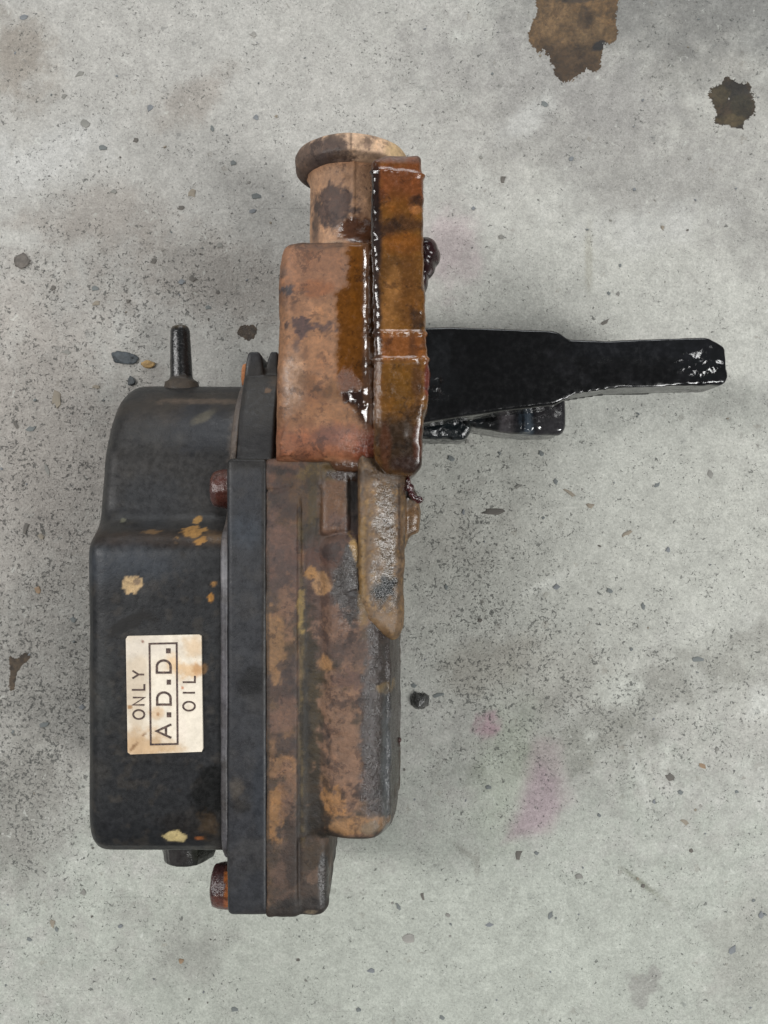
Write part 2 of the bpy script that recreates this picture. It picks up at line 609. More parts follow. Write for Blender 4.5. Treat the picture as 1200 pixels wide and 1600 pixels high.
def build_floor():
    def axis(lo, hi, step, far):
        inner = list(np.arange(lo, hi + 1, step))
        out = [step * 2.0 ** k for k in range(1, 60)]
        a, b_ = [], []
        x = lo
        d = step
        while x > -far:
            d *= 1.6
            x -= d
            a.append(x)
        x = hi
        d = step
        while x < far:
            d *= 1.6
            x += d
            b_.append(x)
        return np.array(a[::-1] + inner + b_)
    xs = axis(-720, 720, 4, 9000)
    ys = axis(-920, 920, 4, 9000)
    X, Y = np.meshgrid(xs, ys)
    nx, ny = len(xs), len(ys)
    P = np.stack([X.ravel(), Y.ravel(), np.zeros(nx * ny)], 1)
    co = P.copy()
    co[:, 2] = floor_z(P)
    idx = np.arange(nx * ny).reshape(ny, nx)
    q = np.stack([idx[:-1, :-1], idx[:-1, 1:], idx[1:, 1:], idx[1:, :-1]], -1).reshape(-1, 4)
    me = bpy.data.meshes.new('concrete_floor')
    me.vertices.add(len(co))
    me.vertices.foreach_set('co', (co * U).ravel())
    me.loops.add(q.size)
    me.loops.foreach_set('vertex_index', q.ravel().astype(np.int32))
    me.polygons.add(len(q))
    me.polygons.foreach_set('loop_start', np.arange(0, q.size, 4).astype(np.int32))
    me.polygons.foreach_set('loop_total', np.full(len(q), 4, np.int32))
    me.update(calc_edges=True)
    me.shade_smooth()
    o = link('concrete_floor', me, M_floor)
    o['kind'] = 'structure'
    g = C(175, 174, 168)
    lay = [
        # wide tints
        ('e', 200, 200, 520, 420, C(178, 176, 171), 0.8, dict(soft=.6)),
        ('e', 930, 800, 420, 330, C(186, 187, 179), 0.8, dict(soft=.6)),
        ('e', 700, 1500, 760, 260, C(174, 178, 169), 0.9, dict(soft=.6)),
        ('e', 930, 470, 330, 130, C(188, 188, 181), 0.7, dict(soft=.6)),
        # darker grey top right corner, then soiled zones
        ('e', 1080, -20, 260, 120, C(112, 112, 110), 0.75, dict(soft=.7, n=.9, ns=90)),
        ('e', 960, 240, 300, 90, C(150, 148, 144), 0.6, dict(soft=.6, n=1., ns=90, rot=25)),
        ('e', 880, 130, 200, 60, C(152, 150, 147), 0.5, dict(soft=.6, n=1., ns=60, rot=20)),
        ('e', 30, 100, 75, 60, C(142, 134, 124), 0.75, dict(soft=.6, n=.9, ns=60, rot=-30)),
        ('e', 310, 150, 70, 30, C(152, 145, 137), 0.6, dict(soft=.6, n=.9, ns=50, rot=-35)),
        ('e', 170, 340, 110, 45, C(158, 152, 145), 0.7, dict(soft=.6, n=.9, ns=60)),
        ('e', 300, 430, 170, 60, C(150, 144, 137), 0.6, dict(soft=.6, n=.9, ns=60, rot=10)),
        ('e', 60, 700, 170, 240, C(164, 157, 150), 0.7, dict(soft=.6, n=.7, ns=90)),
        ('e', 60, 1060, 130, 160, C(152, 149, 143), 0.7, dict(soft=.6, n=.7, ns=90)),
        ('e', 30, 1260, 70, 110, C(132, 130, 124), 0.7, dict(soft=.7, n=.9, ns=60)),
        ('e', 290, 1490, 60, 40, C(146, 146, 140), 0.6, dict(soft=.6, n=.9, ns=50)),
        ('e', 1000, 1090, 170, 38, C(146, 146, 139), 0.6, dict(soft=.7, n=1.5, ns=42, rot=-18)),
        ('e', 890, 1170, 110, 28, C(138, 138, 130), 0.65, dict(soft=.6, n=1.4, ns=42, rot=-12)),
        ('e', 1110, 1040, 100, 30, C(148, 147, 140), 0.5, dict(soft=.7, n=1.5, ns=42, rot=-20)),
        ('e', 720, 830, 90, 60, C(164, 162, 155), 0.5, dict(soft=.6, n=.9, ns=40)),
        ('e', 760, 1030, 60, 40, C(152, 147, 136), 0.5, dict(soft=.6, n=.9, ns=40)),
        ('e', 860, 1050, 120, 60, C(160, 158, 150), 0.5, dict(soft=.6, n=.9, ns=50)),
        ('e', 1010, 1540, 30, 22, C(146, 145, 140), 0.8, dict(soft=.3, n=.9, ns=20, rot=-40)),
        ('e', 1170, 1500, 60, 80, C(156, 155, 148), 0.5, dict(soft=.6, n=.9, ns=50)),
        # chalky light patches
        ('e', 40, 250, 120, 40, C(196, 196, 193), 0.6, dict(soft=.6, n=.9, ns=60, rot=-15)),
        ('e', 830, 180, 60, 18, C(194, 194, 190), 0.6, dict(soft=.6, n=.9, ns=30, rot=-40)),
        ('e', 1010, 350, 90, 35, C(190, 190, 186), 0.5, dict(soft=.6, n=.9, ns=50)),
        ('e', 760, 800, 20, 60, C(205, 206, 198), 0.5, dict(soft=.5, n=1., ns=30, rot=15)),
        ('e', 860, 910, 45, 8, C(206, 207, 200), 0.6, dict(soft=.5, n=.8, ns=30, rot=-25)),
        ('e', 960, 1080, 40, 22, C(196, 198, 190), 0.6, dict(soft=.5, n=.9, ns=30)),
        ('e', 1190, 1100, 20, 28, C(205, 206, 200), 0.6, dict(soft=.5, n=.9, ns=30)),
        ('e', 1000, 1215, 6, 55, C(198, 199, 192), 0.6, dict(soft=.5, n=.6, ns=30, rot=-18)),
        ('e', 1040, 1190, 5, 30, C(196, 198, 190), 0.6, dict(soft=.5, n=.6, ns=30, rot=10)),
        # greenish cast and pink marking paint
        ('e', 790, 1200, 45, 110, C(170, 180, 160), 0.35, dict(soft=.6, n=.4, ns=40, rot=8)),
        ('e', 760, 1137, 19, 20, C(176, 148, 156), .8, dict(soft=.5, n=.7, ns=16)),
        ('p', [(838, 1150), (872, 1160), (892, 1250), (862, 1300), (792, 1312)], 22, 0, 0, C(166, 154, 154), .6, dict(soft=.6, n=.4, ns=25)),
        ('p', [(842, 1190), (868, 1215), (874, 1262), (850, 1296), (797, 1308)], 20, 0, 0, C(160, 142, 149), .6, dict(soft=.6, n=.4, ns=25)),
        ('e', 700, 390, 45, 60, C(176, 160, 162), 0.6, dict(soft=.6, n=.6, ns=40)),
        # scratch lines
        ('e', 1005, 1382, 42, 4, C(120, 122, 108), 0.75, dict(soft=.5, n=.5, ns=20, rot=37)),
        ('e', 725, 1330, 26, 5, C(146, 146, 138), 0.7, dict(soft=.5, n=.5, ns=20, rot=35)),
        ('e', 745, 1352, 5, 22, C(150, 150, 142), 0.7, dict(soft=.5, n=.5, ns=20)),
        ('e', 920, 405, 6, 50, C(158, 156, 144), 0.6, dict(soft=.5, n=.5, ns=20)),
    ]
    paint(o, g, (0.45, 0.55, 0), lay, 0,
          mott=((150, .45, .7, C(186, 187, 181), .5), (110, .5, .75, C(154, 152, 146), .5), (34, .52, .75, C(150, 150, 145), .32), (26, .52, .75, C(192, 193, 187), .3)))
    # grit density and relief
    me = o.data
    k = np.zeros((len(P), 4), np.float32)
    pxs, pys = 600 + P[:, 0], 800 - P[:, 1]

    def blob(x, y, rx, ry):
        return np.exp(-(((pxs - x) / rx) ** 2 + ((pys - y) / ry) ** 2))
    d = 0.50 + 0.3 * blob(260, 450, 190, 90) + 0.36 * blob(60, 900, 200, 520) + 0.45 * blob(740, 900, 120, 260) + 0.4 * blob(960, 1080, 240, 130) + 0.5 * blob(30, 1180, 90, 130) - 0.2 * blob(1000, 350, 260, 160) - 0.12 * blob(700, 1480, 500, 160)
    k[:, 0] = np.clip(d, 0, 1)
    k[:, 1] = np.clip(0.38 + 0.45 * blob(60, 850, 170, 500) + 0.3 * blob(280, 440, 190, 90) + 0.15 * blob(950, 150, 300, 200), 0, 1)
    k[:, 3] = 1
    at = me.attributes['surf']
    at.data.foreach_set('color', k.ravel())
    return o


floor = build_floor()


def stone_mesh(seed, n=9, dome=0.5):
    r = random.Random(seed)
    pts = []
    for i in range(n):
        a = 2 * math.pi * i / n + r.uniform(-.2, .2)
        q = r.uniform(.5, 1.0)
        pts.append((math.cos(a) * q, math.sin(a) * q))
    V = [(x, y, -1.0) for x, y in pts] + [(x * .93, y * .93, .35 * dome) for x, y in pts] + \
        [(x * .55 + r.uniform(-.08, .08), y * .55 + r.uniform(-.08, .08), dome * r.uniform(.7, 1.0)) for x, y in pts]
    F = []
    for k in range(2):
        for i in range(n):
            j = (i + 1) % n
            F.append((k * n + i, k * n + j, (k + 1) * n + j, (k + 1) * n + i))
    F.append(tuple(2 * n + i for i in range(n)))
    F.append(tuple(range(n))[::-1])
    me = bpy.data.meshes.new('stone')
    me.from_pydata([(x * U, y * U, z * U) for x, y, z in V], [], F)
    me.update()
    return me


STONE_KINDS = {}
_palette = [(118, 123, 122), (140, 139, 133), (104, 100, 94), (150, 141, 126), (128, 132, 135), (156, 154, 148), (152, 128, 102)]
for ci, cc in enumerate(_palette):
    for v_ in range(3):
        me = stone_mesh(ci * 10 + v_)
        o = bpy.data.objects.new('tmp', me)
        me.materials.append(M_stone)
        paint(o, C(*cc), (0.7, 0.5, 0), [], 0)
        bpy.data.objects.remove(o)
        STONE_KINDS[(ci, v_)] = me


def aggregate(px, py, rx, ry, rot, ci):
    o = bpy.data.objects.new('aggregate_stone', STONE_KINDS[(ci, random.randrange(3))])
    COL.objects.link(o)
    o.parent = floor
    o.location = (WX(px) * U, WY(py) * U, -0.3 * U)
    o.scale = (rx, ry, 1.6)
    o.rotation_euler = (0, 0, math.radians(-rot))
    return o


seen = [  # stones the photograph shows lying flush in the surface
    (37, 27, 9, 6, 0, 4), (125, 115, 10, 5, -25, 1), (100, 150, 6, 4, -40, 1), (133, 192, 10, 8, 0, 1), (160, 230, 8, 6, 0, 0),
    (212, 219, 5, 5, 0, 2), (234, 168, 10, 6, -55, 4), (178, 299, 7, 5, 0, 1), (331, 200, 4, 6, 0, 0), (400, 183, 7, 6, 0, 4),
    (364, 254, 6, 6, 0, 0), (300, 302, 8, 9, 0, 3), (400, 306, 10, 7, 0, 0), (283, 325, 7, 5, 0, 2), (240, 408, 6, 6, 0, 2),
    (395, 330, 8, 5, 0, 4), (343, 383, 6, 6, 0, 1), (396, 53, 7, 5, 0, 5), (148, 450, 7, 6, 0, 0), (83, 450, 5, 5, 0, 2),
    (301, 435, 10, 5, 30, 2), (340, 457, 5, 5, 0, 2), (325, 480, 6, 5, 0, 0), (150, 474, 8, 5, -10, 3), (284, 440, 7, 6, 0, 4),
    (88, 622, 9, 18, 0, 3), (47, 670, 11, 5, -20, 0), (24, 662, 5, 9, -25, 2), (40, 824, 6, 12, 10, 2), (64, 838, 7, 5, 30, 3),
    (59, 922, 7, 7, 0, 6), (114, 968, 7, 6, 0, 0), (67, 1133, 11, 5, -25, 0), (128, 1105, 6, 6, 0, 4), (104, 550, 10, 5, 5, 1),
    (150, 604, 8, 4, 0, 3), (73, 733, 4, 12, -15, 1), (230, 623, 6, 8, 0, 0),
    (704, 716, 8, 6, 0, 0), (845, 708, 6, 6, 0, 0), (772, 800, 22, 7, 0, 2), (724, 800, 4, 6, 0, 4), (870, 917, 7, 6, 0, 4),
    (1044, 859, 6, 6, 0, 4), (952, 923, 7, 5, 0, 0), (1005, 947, 4, 7, 0, 0), (697, 917, 4, 6, 0, 0), (750, 970, 5, 4, 0, 2),
    (684, 1086, 12, 5, -15, 0), (646, 1071, 7, 5, 0, 0), (868, 752, 5, 6, 0, 0), (1026, 758, 8, 4, -40, 0), (1090, 1030, 12, 6, 0, 0),
    (1098, 1197, 9, 5, 40, 6), (1047, 1215, 9, 8, 40, 2), (810, 1335, 8, 10, 0, 2), (838, 1333, 5, 4, 0, 0), (763, 1230, 6, 5, 0, 0),
    (860, 1430, 5, 8, 30, 0), (1145, 1485, 6, 11, 30, 4), (1063, 1238, 6, 5, 0, 0), (1151, 1237, 4, 4, 0, 0), (1121, 1171, 4, 4, 0, 1),
    (1022, 1253, 4, 5, 0, 4), (1070, 1285, 9, 5, 35, 3), (936, 1274, 4, 4, 0, 0), (638, 1467, 12, 11, 0, 5), (622, 1417, 4, 8, -15, 0),
    (580, 1517, 10, 5, 0, 4), (188, 1448, 5, 4, 0, 4), (82, 1443, 6, 8, 0, 3), (45, 1468, 6, 4, 0, 0), (130, 1395, 6, 7, 0, 1),
    (283, 1502, 5, 5, 0, 6), (88, 1452, 4, 5, 0, 0), (366, 1577, 7, 6, 0, 0), (560, 1578, 5, 5, 0, 0), (660, 1400, 4, 8, -20, 2),
    (742, 583, 4, 11, -20, 2), (945, 503, 12, 4, -25, 2), (783, 370, 5, 5, 0, 1), (850, 162, 8, 6, 0, 0), (786, 279, 6, 7, 0, 2),
    (893, 248, 5, 5, 0, 4), (1036, 355, 4, 4, 0, 3), (951, 458, 4, 4, 0, 0), (966, 459, 4, 5, 0, 1), (740, 325, 4, 4, 0, 4),
    (890, 770, 14, 4, 35, 3), (923, 790, 10, 5, 0, 3), (980, 833, 12, 4, -30, 3), (690, 1590, 6, 5, 0, 0), (1190, 1430, 5, 8, 0, 4),
    (1080, 1330, 5, 5, 0, 2), (905, 1370, 8, 6, 0, 1), (765, 1445, 8, 5, 0, 4), (700, 1430, 5, 4, 0, 1), (1005, 1385, 4, 4, 0, 2),
    (310, 640, 4, 6, 20, 2), (200, 470, 5, 4, 0, 2), (730, 690, 4, 5, 0, 1), (810, 760, 8, 4, -20, 1), (1110, 740, 6, 8, 0, 1),
]
for s_ in seen:
    aggregate(*s_)
for _ in range(170):
    px, py = random.uniform(-20, 1220), random.uniform(-20, 1620)
    q = random.uniform(1.6, 3.6)
    aggregate(px, py, q, q * random.uniform(.5, 1), random.uniform(0, 180), random.choice([0, 0, 1, 2, 4, 4, 5, 3]))


def tag(o, label, cat, group=None):
    o['label'] = label
    o['category'] = cat
    if group:
        o['group'] = group


def stain(name, pts, seed, layers, base, surf, label, amp=2.6, znom=0.6, mott=()):
    """a film of oil on the floor: thin sheet with a ragged edge, finely meshed so that its colour can vary"""
    pl = np.array(fillet(pts, 12, 3))
    st = 1.5
    gx = np.arange(pl[:, 0].min() - 12, pl[:, 0].max() + 12, st)
    gy = np.arange(pl[:, 1].min() - 12, pl[:, 1].max() + 12, st)
    GX, GY = np.meshgrid(gx, gy)
    qx, qy = GX.ravel(), GY.ravel()
    N3 = np.stack([qx, qy, np.full(len(qx), seed * 31.0)], 1)
    qx2 = qx + (fbm(N3, 9, 5, seed, .85) - .5) * amp * 7
    qy2 = qy + (fbm(N3, 9, 5, seed + 40, .85) - .5) * amp * 7
    ins = np.zeros(len(qx), bool)
    for a in range(len(pl)):
        x0, y0 = pl[a]
        x1, y1 = pl[(a + 1) % len(pl)]
        c_ = (y0 > qy2) != (y1 > qy2)
        with np.errstate(divide='ignore', invalid='ignore'):
            xi = (x1 - x0) * (qy2 - y0) / (y1 - y0) + x0
        ins ^= c_ & (qx2 < xi)
    w_ = len(gx)
    zz = floor_z(np.stack([WX(qx), WY(qy), np.zeros(len(qx))], 1)) + 0.35
    bm = bmesh.new()
    vm = {}

    def vert(k):
        if k not in vm:
            vm[k] = bm.verts.new((WX(qx[k]) * U, WY(qy[k]) * U, zz[k] * U))
        return vm[k]
    for k in np.nonzero(ins)[0]:
        if k % w_ < w_ - 1 and k + w_ + 1 < len(qx):
            bm.faces.new((vert(k + w_), vert(k + w_ + 1), vert(k + 1), vert(k)))
    edge = [e for e in bm.edges if e.is_boundary]
    r = bmesh.ops.extrude_edge_only(bm, edges=edge)
    for v in [g for g in r['geom'] if isinstance(g, bmesh.types.BMVert)]:
        v.co.z -= 1.2 * U
    bv = {v for e in edge for v in e.verts}
    bmesh.ops.smooth_vert(bm, verts=list(bv), factor=.5, use_axis_x=True, use_axis_y=True)
    me = bpy.data.meshes.new(name)
    bm.to_mesh(me)
    bm.free()
    o = link(name, me, M_stain)
    paint(o, base, surf, layers, 0, mott=mott)
    tag(o, label, 'stain', 'oil stains on the concrete')
    return o


stain('oil_stain', [(833, -30), (970, -30), (962, 30), (967, 50), (958, 66), (944, 66), (938, 98), (932, 116), (914, 106), (902, 118), (884, 130), (868, 120), (862, 100), (852, 76), (840, 82), (830, 70), (823, 56), (832, 32), (838, 18)],
      3, [('e', 870, 40, 32, 50, C(106, 84, 58), .9, dict(soft=.5, n=.9)), ('e', 920, 60, 34, 40, C(96, 78, 55), .7, dict(soft=.5)), ('e', 885, 98, 45, 38, C(62, 48, 34), .9, dict(soft=.5, n=.9)),
          ('e', 912, 30, 10, 20, C(66, 52, 38), .8, dict(n=.9)), ('e', 938, 70, 13, 7, C(34, 33, 34), .95, dict(rot=-40)), ('e', 905, -5, 40, 8, C(64, 54, 44), .9, dict(n=.8))],
      C(98, 76, 50), (0.62, 0.5, 0.0), 'large brown oil stain with ragged edge at the top of the concrete', mott=((14, .5, .65, C(66, 52, 36), .6),))
stain('oil_stain', [(1136, 112), (1150, 128), (1172, 128), (1174, 146), (1180, 162), (1178, 180), (1164, 186), (1158, 204), (1146, 196), (1130, 192), (1113, 192), (1122, 176), (1112, 160), (1106, 146), (1112, 134), (1124, 132)],
      5, [('e', 1150, 140, 24, 22, C(40, 38, 34), .9, dict(soft=.5, n=.9)), ('e', 1128, 150, 14, 18, C(66, 58, 40), .8, dict(n=.9)), ('e', 1160, 165, 16, 18, C(50, 46, 34), .8, {}), ('e', 1140, 188, 26, 8, C(78, 68, 46), .7, {})],
      C(64, 52, 38), (0.6, 0.5, 0.0), 'smaller dark olive oil stain in the upper right of the concrete', mott=((12, .5, .65, C(38, 34, 28), .6),))
stain('oil_stain', [(16, 1022), (24, 1032), (34, 1020), (44, 1020), (46, 1030), (34, 1036), (28, 1044), (24, 1056), (22, 1076), (14, 1080), (12, 1060), (16, 1046), (13, 1032)],
      8, [], C(78, 66, 52), (0.7, 0.5, 0), 'narrow dark brown drip stain on concrete left of the black cover', amp=1.3, mott=((9, .5, .65, C(50, 42, 34), .7),))
stain('oil_stain', [(370, 512), (382, 505), (396, 506), (403, 514), (398, 526), (386, 533), (378, 526), (369, 522)],
      9, [], C(74, 62, 50), (0.65, 0.6, 0), 'small round brown spot on concrete beside the notched flange ear', amp=1.2, mott=((8, .5, .65, C(44, 37, 31), .7),))


def pebble(name, px, py, rx, ry, hgt, rot, colr, label, rough=0.6, seed=1, coat=0.0):
    bm = bmesh.new()
    bmesh.ops.create_icosphere(bm, subdivisions=3, radius=1)
    r = random.Random(seed)
    offs = np.array([[r.uniform(-50, 50) for _ in range(3)]])
    P = np.array([v.co[:] for v in bm.verts])
    nn = (fbm(P + offs, 0.8, 3, seed) - 0.5) * 1.7
    for v, k in zip(bm.verts, nn):
        v.co *= (1 + k)
        v.co = Vector((v.co.x * rx, v.co.y * ry, v.co.z * hgt)) * U
    me = bpy.data.meshes.new(name)
    bm.to_mesh(me)
    bm.free()
    me.shade_smooth()
    o = link(name, me, M_stone)
    o.location = (WX(px) * U, WY(py) * U, hgt * 0.45 * U)
    o.rotation_euler = (0, 0, math.radians(-rot))
    paint(o, C(*colr), (rough, 0.9, coat), [], 0)
    tag(o, label, 'pebble', 'loose grit on the concrete')
    return o


pebble('pebble', 658, 1095, 10, 13, 8, 0, (72, 72, 70), 'glossy dark grey pebble right of the rusty housing', 0.25, 1, .6)
pebble('pebble', 195, 560, 17, 9, 2.4, 10, (74, 80, 84), 'blue grey stone chip left of the black breather pipe', 0.6, 2)
pebble('pebble', 231, 570, 11, 6, 2.4, 0, (172, 142, 96), 'ochre yellow crumb between stone chip and breather pipe', 0.8, 3)
pebble('pebble', 206, 595, 6, 7, 2, 0, (84, 88, 90), 'tiny grey chip just above the black cover corner', 0.7, 4)
pebble('pebble', 34, 409, 11, 10, 2, 25, (106, 100, 94), 'flat dark brown chip near the left edge', 0.7, 5)

# ================================================================== ACTUATOR
act = bpy.data.objects.new('differential_actuator', None)
COL.objects.link(act)
act.location = (0, 0, 0)
act.empty_display_size = 0.02
tag(act, 'oily rusty vehicle actuator with black cover, white label and black shift fork lying on concrete', 'actuator')

CK = np.array([0.635, 0.635, 0.605])
AMB = C(112, 68, 24)

# ---- black pressed cover -------------------------------------------------
can_yz = fillet([(-421, 30), (-421, 298), (-46, 300), (-30, 293), (-8, 259), (32, 250), (81, 238), (125, 213), (155, 180), (175, 140), (182, 90), (168, 30), (120, 4), (-370, 4)],
                20, 5, radii=[40, 46, 14, 10, 14, 20, 20, 20, 20, 20, 20, 20, 20, 40])
mb = MB()
xprism(mb, can_yz, WX(130, 300), -178, 24, 0)
cover = solid('motor_cover', mb, M_black, act, 2.2, 4, 1.1, 60)
paint(cover, C(40, 41, 44), (0.42, 0.22, 0.0), [
    ('e', 250, 720, 130, 130, C(62, 60, 60), .8, dict(soft=.6)),
    ('e', 270, 620, 130, 26, C(66, 58, 52), .7, dict(soft=.6, n=.5)),
    ('e', 225, 780, 60, 40, C(48, 50, 55), .7, dict(soft=.6)),
    ('e', 300, 650, 60, 40, C(44, 46, 53), .8, dict(soft=.5)),
    ('e', 290, 640, 18, 8, C(104, 98, 86), .8, dict(soft=.5, n=.5, rot=-35)),  # light on a small dent, drawn only as paler colour
    ('b', 250, 842, 120, 11, C(56, 44, 36), .9, dict(soft=.7, n=.5)),
    ('e', 190, 880, 90, 28, C(62, 70, 82), .5, dict(soft=.7, n=.4)),  # soft bluish highlight below the step, painted into the colour
    ('e', 352, 690, 10, 70, C(116, 104, 96), .75, dict(soft=.6, n=1.0, ns=14)),
    ('e', 295, 608, 80, 5, C(112, 96, 84), .6, dict(soft=.6, n=.9, ns=14)),
    ('e', 340, 840, 26, 8, C(120, 92, 60), .55, dict(soft=.6, n=1., ns=16)),
    ('e', 292, 832, 17, 9, C(182, 138, 82), .9, dict(soft=.3, n=1.3, ns=12, rot=-10, surf=(.85, .8, 0))),
    ('e', 300, 812, 6, 7, C(180, 140, 86), .9, dict(soft=.2, n=1.0, ns=12, surf=(.85, .8, 0))),
    ('e', 312, 846, 7, 5, C(178, 132, 76), .9, dict(soft=.2, n=1.0, ns=12, surf=(.85, .8, 0))),
    ('e', 228, 832, 16, 3, C(150, 116, 78), .6, dict(soft=.4, n=1., ns=10)),
    ('e', 207, 912, 16, 15, C(208, 178, 138), 1., dict(soft=.1, n=.55, ns=13, surf=(.85, .9, 0))),
    ('e', 213, 908, 6, 5, C(130, 112, 100), .8, dict(soft=.3, n=.9, ns=10)),
    ('e', 329, 934, 5, 7, C(184, 130, 60), .9, dict(soft=.2, n=.8, ns=10)),
    ('e', 334, 912, 4, 4, C(170, 124, 66), .8, dict(soft=.2, n=.8, ns=10)),
    ('e', 205, 972, 36, 11, C(22, 20, 20), .95, dict(soft=.15, n=.6, ns=18, rot=-28, surf=(.5, .15, 0))),
    ('e', 240, 968, 12, 5, C(22, 20, 20), .9, dict(soft=.2, n=.6, ns=14, rot=20)),
    ('e', 330, 1240, 25, 46, C(18, 18, 18), .92, dict(soft=.25, n=.6, ns=24, rot=14, surf=(.3, .3, .3))),
    ('e', 300, 1290, 50, 20, C(30, 26, 24), .7, dict(soft=.4, n=.7, ns=20)),
    ('e', 272, 1308, 17, 10, C(206, 186, 136), 1., dict(soft=.12, n=.5, ns=13, surf=(.85, .8, 0))),
    ('e', 310, 1312, 7, 3, C(150, 90, 50), .9, dict(soft=.3)),
    ('e', 325, 1290, 14, 20, C(76, 60, 42), .6, dict(soft=.4, n=1., ns=12)),
    ('e', 319, 1047, 5, 7, C(150, 112, 70), .6, dict(soft=.5, n=1.3, ns=9)),
    ('e', 178, 814, 4, 4, C(120, 118, 100), .7, {}),
    ('e', 160, 1080, 14, 60, C(72, 74, 74), .35, dict(soft=.6, n=.8)),
], 300, mott=((70, .48, .7, C(34, 35, 39), .6), (45, .52, .72, C(70, 66, 62), .4), (12, .58, .72, C(84, 76, 68), .25)))

# rolled rim between cover and flange
mb = MB()
rim = offset(can_yz, -9)
xprism(mb, [tuple(p) for p in rim], WX(344, 306), WX(356, 306), 5, 0)
bead = solid('rolled_rim', mb, M_black, act, 1.8, 2, .8, 18)
paint(bead, C(104, 102, 108), (0.45, 0.4, 0), [
    ('b', 350, 700, 30, 130, C(112, 100, 92), .8, dict(soft=.6, n=.8, ns=20)),
    ('b', 350, 1060, 30, 70, C(96, 92, 98), .6, dict(soft=.6, n=.8)),
    ('e', 350, 1240, 20, 60, C(66, 62, 62), .7, dict(soft=.6, n=.8)),
    ('e', 350, 895, 20, 30, C(150, 148, 154), .6, dict(soft=.6, n=.5)),
], 306, mott=((20, .5, .7, C(70, 66, 66), .7),))

# ---- black flange ring ---------------------------------------------------
fl_yz = fillet([(-484, 40), (-484, 309), (64, 310), (64, 254), (120, 232), (172, 198), (184, 188), (184, 60), (150, 6), (-420, 6)], 8, 4,
               radii=[40, 14, 6, 4, 20, 10, 6, 40, 40, 60])
X0, X1 = WX(354, 310), WX(416, 310)
mb = MB()
xprism(mb, fl_yz, X0, X1, 6, 3)
# two ears left standing either side of the open bolt slot
zprism(mb, fillet([(380, 604), (384, 566), (388, 550), (404, 549), (409, 558), (411, 574), (413, 604)], 3, 3), 190, 40, 3)
zprism(mb, fillet([(410, 604), (413, 580), (419, 560), (423, 549), (434, 549), (434, 604)], 3, 3), 184, 40, 2)
flange = solid('cover_flange', mb, M_black, act, 1.8, 1, .8, 40)
paint(flange, C(56, 57, 62), (0.46, 0.3, 0), [
    ('b', 390, 600, 40, 50, C(66, 62, 58), .8, dict(soft=.6)),
    ('e', 410, 575, 14, 10, C(104, 88, 74), .5, dict(soft=.5, n=1., ns=12)),
    ('e', 400, 590, 5, 5, C(150, 116, 86), .7, dict(n=1., ns=10)),
    ('b', 392, 685, 40, 40, C(62, 60, 60), .6, dict(soft=.5)),
    ('b', 385, 722, 40, 10, C(40, 38, 37), .8, dict(soft=.5, n=.3)),
    ('e', 385, 830, 30, 22, C(66, 74, 86), .5, dict(soft=.7, n=.4)),
    ('e', 395, 1064, 24, 20, C(28, 28, 30), .85, dict(soft=.5, n=.8, ns=24, rot=-35)),
    ('e', 372, 1235, 14, 18, C(92, 84, 76), .6, dict(soft=.5, n=1., ns=12)),
    ('e', 375, 1262, 14, 10, C(34, 32, 32), .7, dict(soft=.5, n=1., ns=12)),
    ('e', 404, 1240, 10, 60, C(48, 54, 64), .5, dict(soft=.6)),
    ('b', 413, 900, 4, 200, C(44, 40, 36), .7, dict(soft=.5, n=.4)),
], 310, mott=((60, .48, .7, C(46, 48, 55), .6), (30, .52, .72, C(72, 69, 68), .35)))

# ---- rusty gear housing --------------------------------------------------
mb = MB()
hf_yz = fillet([(-488, 40), (-488, 308), (64, 310), (64, 120), (40, 10), (-440, 8)], 10, 4, radii=[30, 14, 5, 20, 20, 40])
xprism(mb, hf_yz, X1 - 1, WX(468, 310), 3, 7)
zprism(mb, fillet([(440, 1250), (512, 1250), (514, 1330), (512, 1425), (500, 1436), (440, 1436)], 10, 4), 303, 40, 14)           # foot lug
zprism(mb, fillet([(450, 690), (612, 690), (612, 1290), (500, 1300), (450, 1330)], 8, 3), 307, 60, 8)                                # base mass beside the groove
bx = [(WX(480, 200), 60), (WX(480, 270), 270), (WX(486, 300), 300), (WX(503, 309), 309), (WX(520, 320), 320), (WX(545, 326), 326), (WX(574, 325), 325), (WX(598, 315), 315), (WX(614, 290), 290), (WX(622, 250), 250), (WX(625, 200), 200), (WX(625, 60), 60)]
rprism(mb, fillet(bx, 14, 3), WY(1310, 312), WY(925, 310), 14, 6, lambda a, b_, t: (a, t, b_))
zprism(mb, fillet([(500, 728), (546, 728), (545, 832), (501, 835)], 5, 3), 315, 200, 6)                                          # raised pad
zprism(mb, fillet([(455, 690), (600, 690), (600, 750), (505, 752), (494, 800), (482, 900), (470, 900), (468, 790)], 8, 3), 311, 200, 6)
zprism(mb, fillet([(492, 1220), (560, 1220), (560, 1309), (496, 1310)], 8, 3), 309, 60, 10)
br = [(WX(480, 200), 60), (WX(480, 270), 270), (WX(488, 300), 300), (WX(503, 309), 309), (WX(516, 320), 320), (WX(536, 324), 324), (WX(556, 319), 319), (WX(572, 312), 312), (WX(574, 60), 60)]
rprism(mb, fillet(br, 10, 3), WY(1040, 310), WY(834, 310), 0, 16, lambda a, b_, t: (a, t, b_))
gear = solid('gear_housing', mb, M_cast, act, 2.2, 5, 1.5, 34)


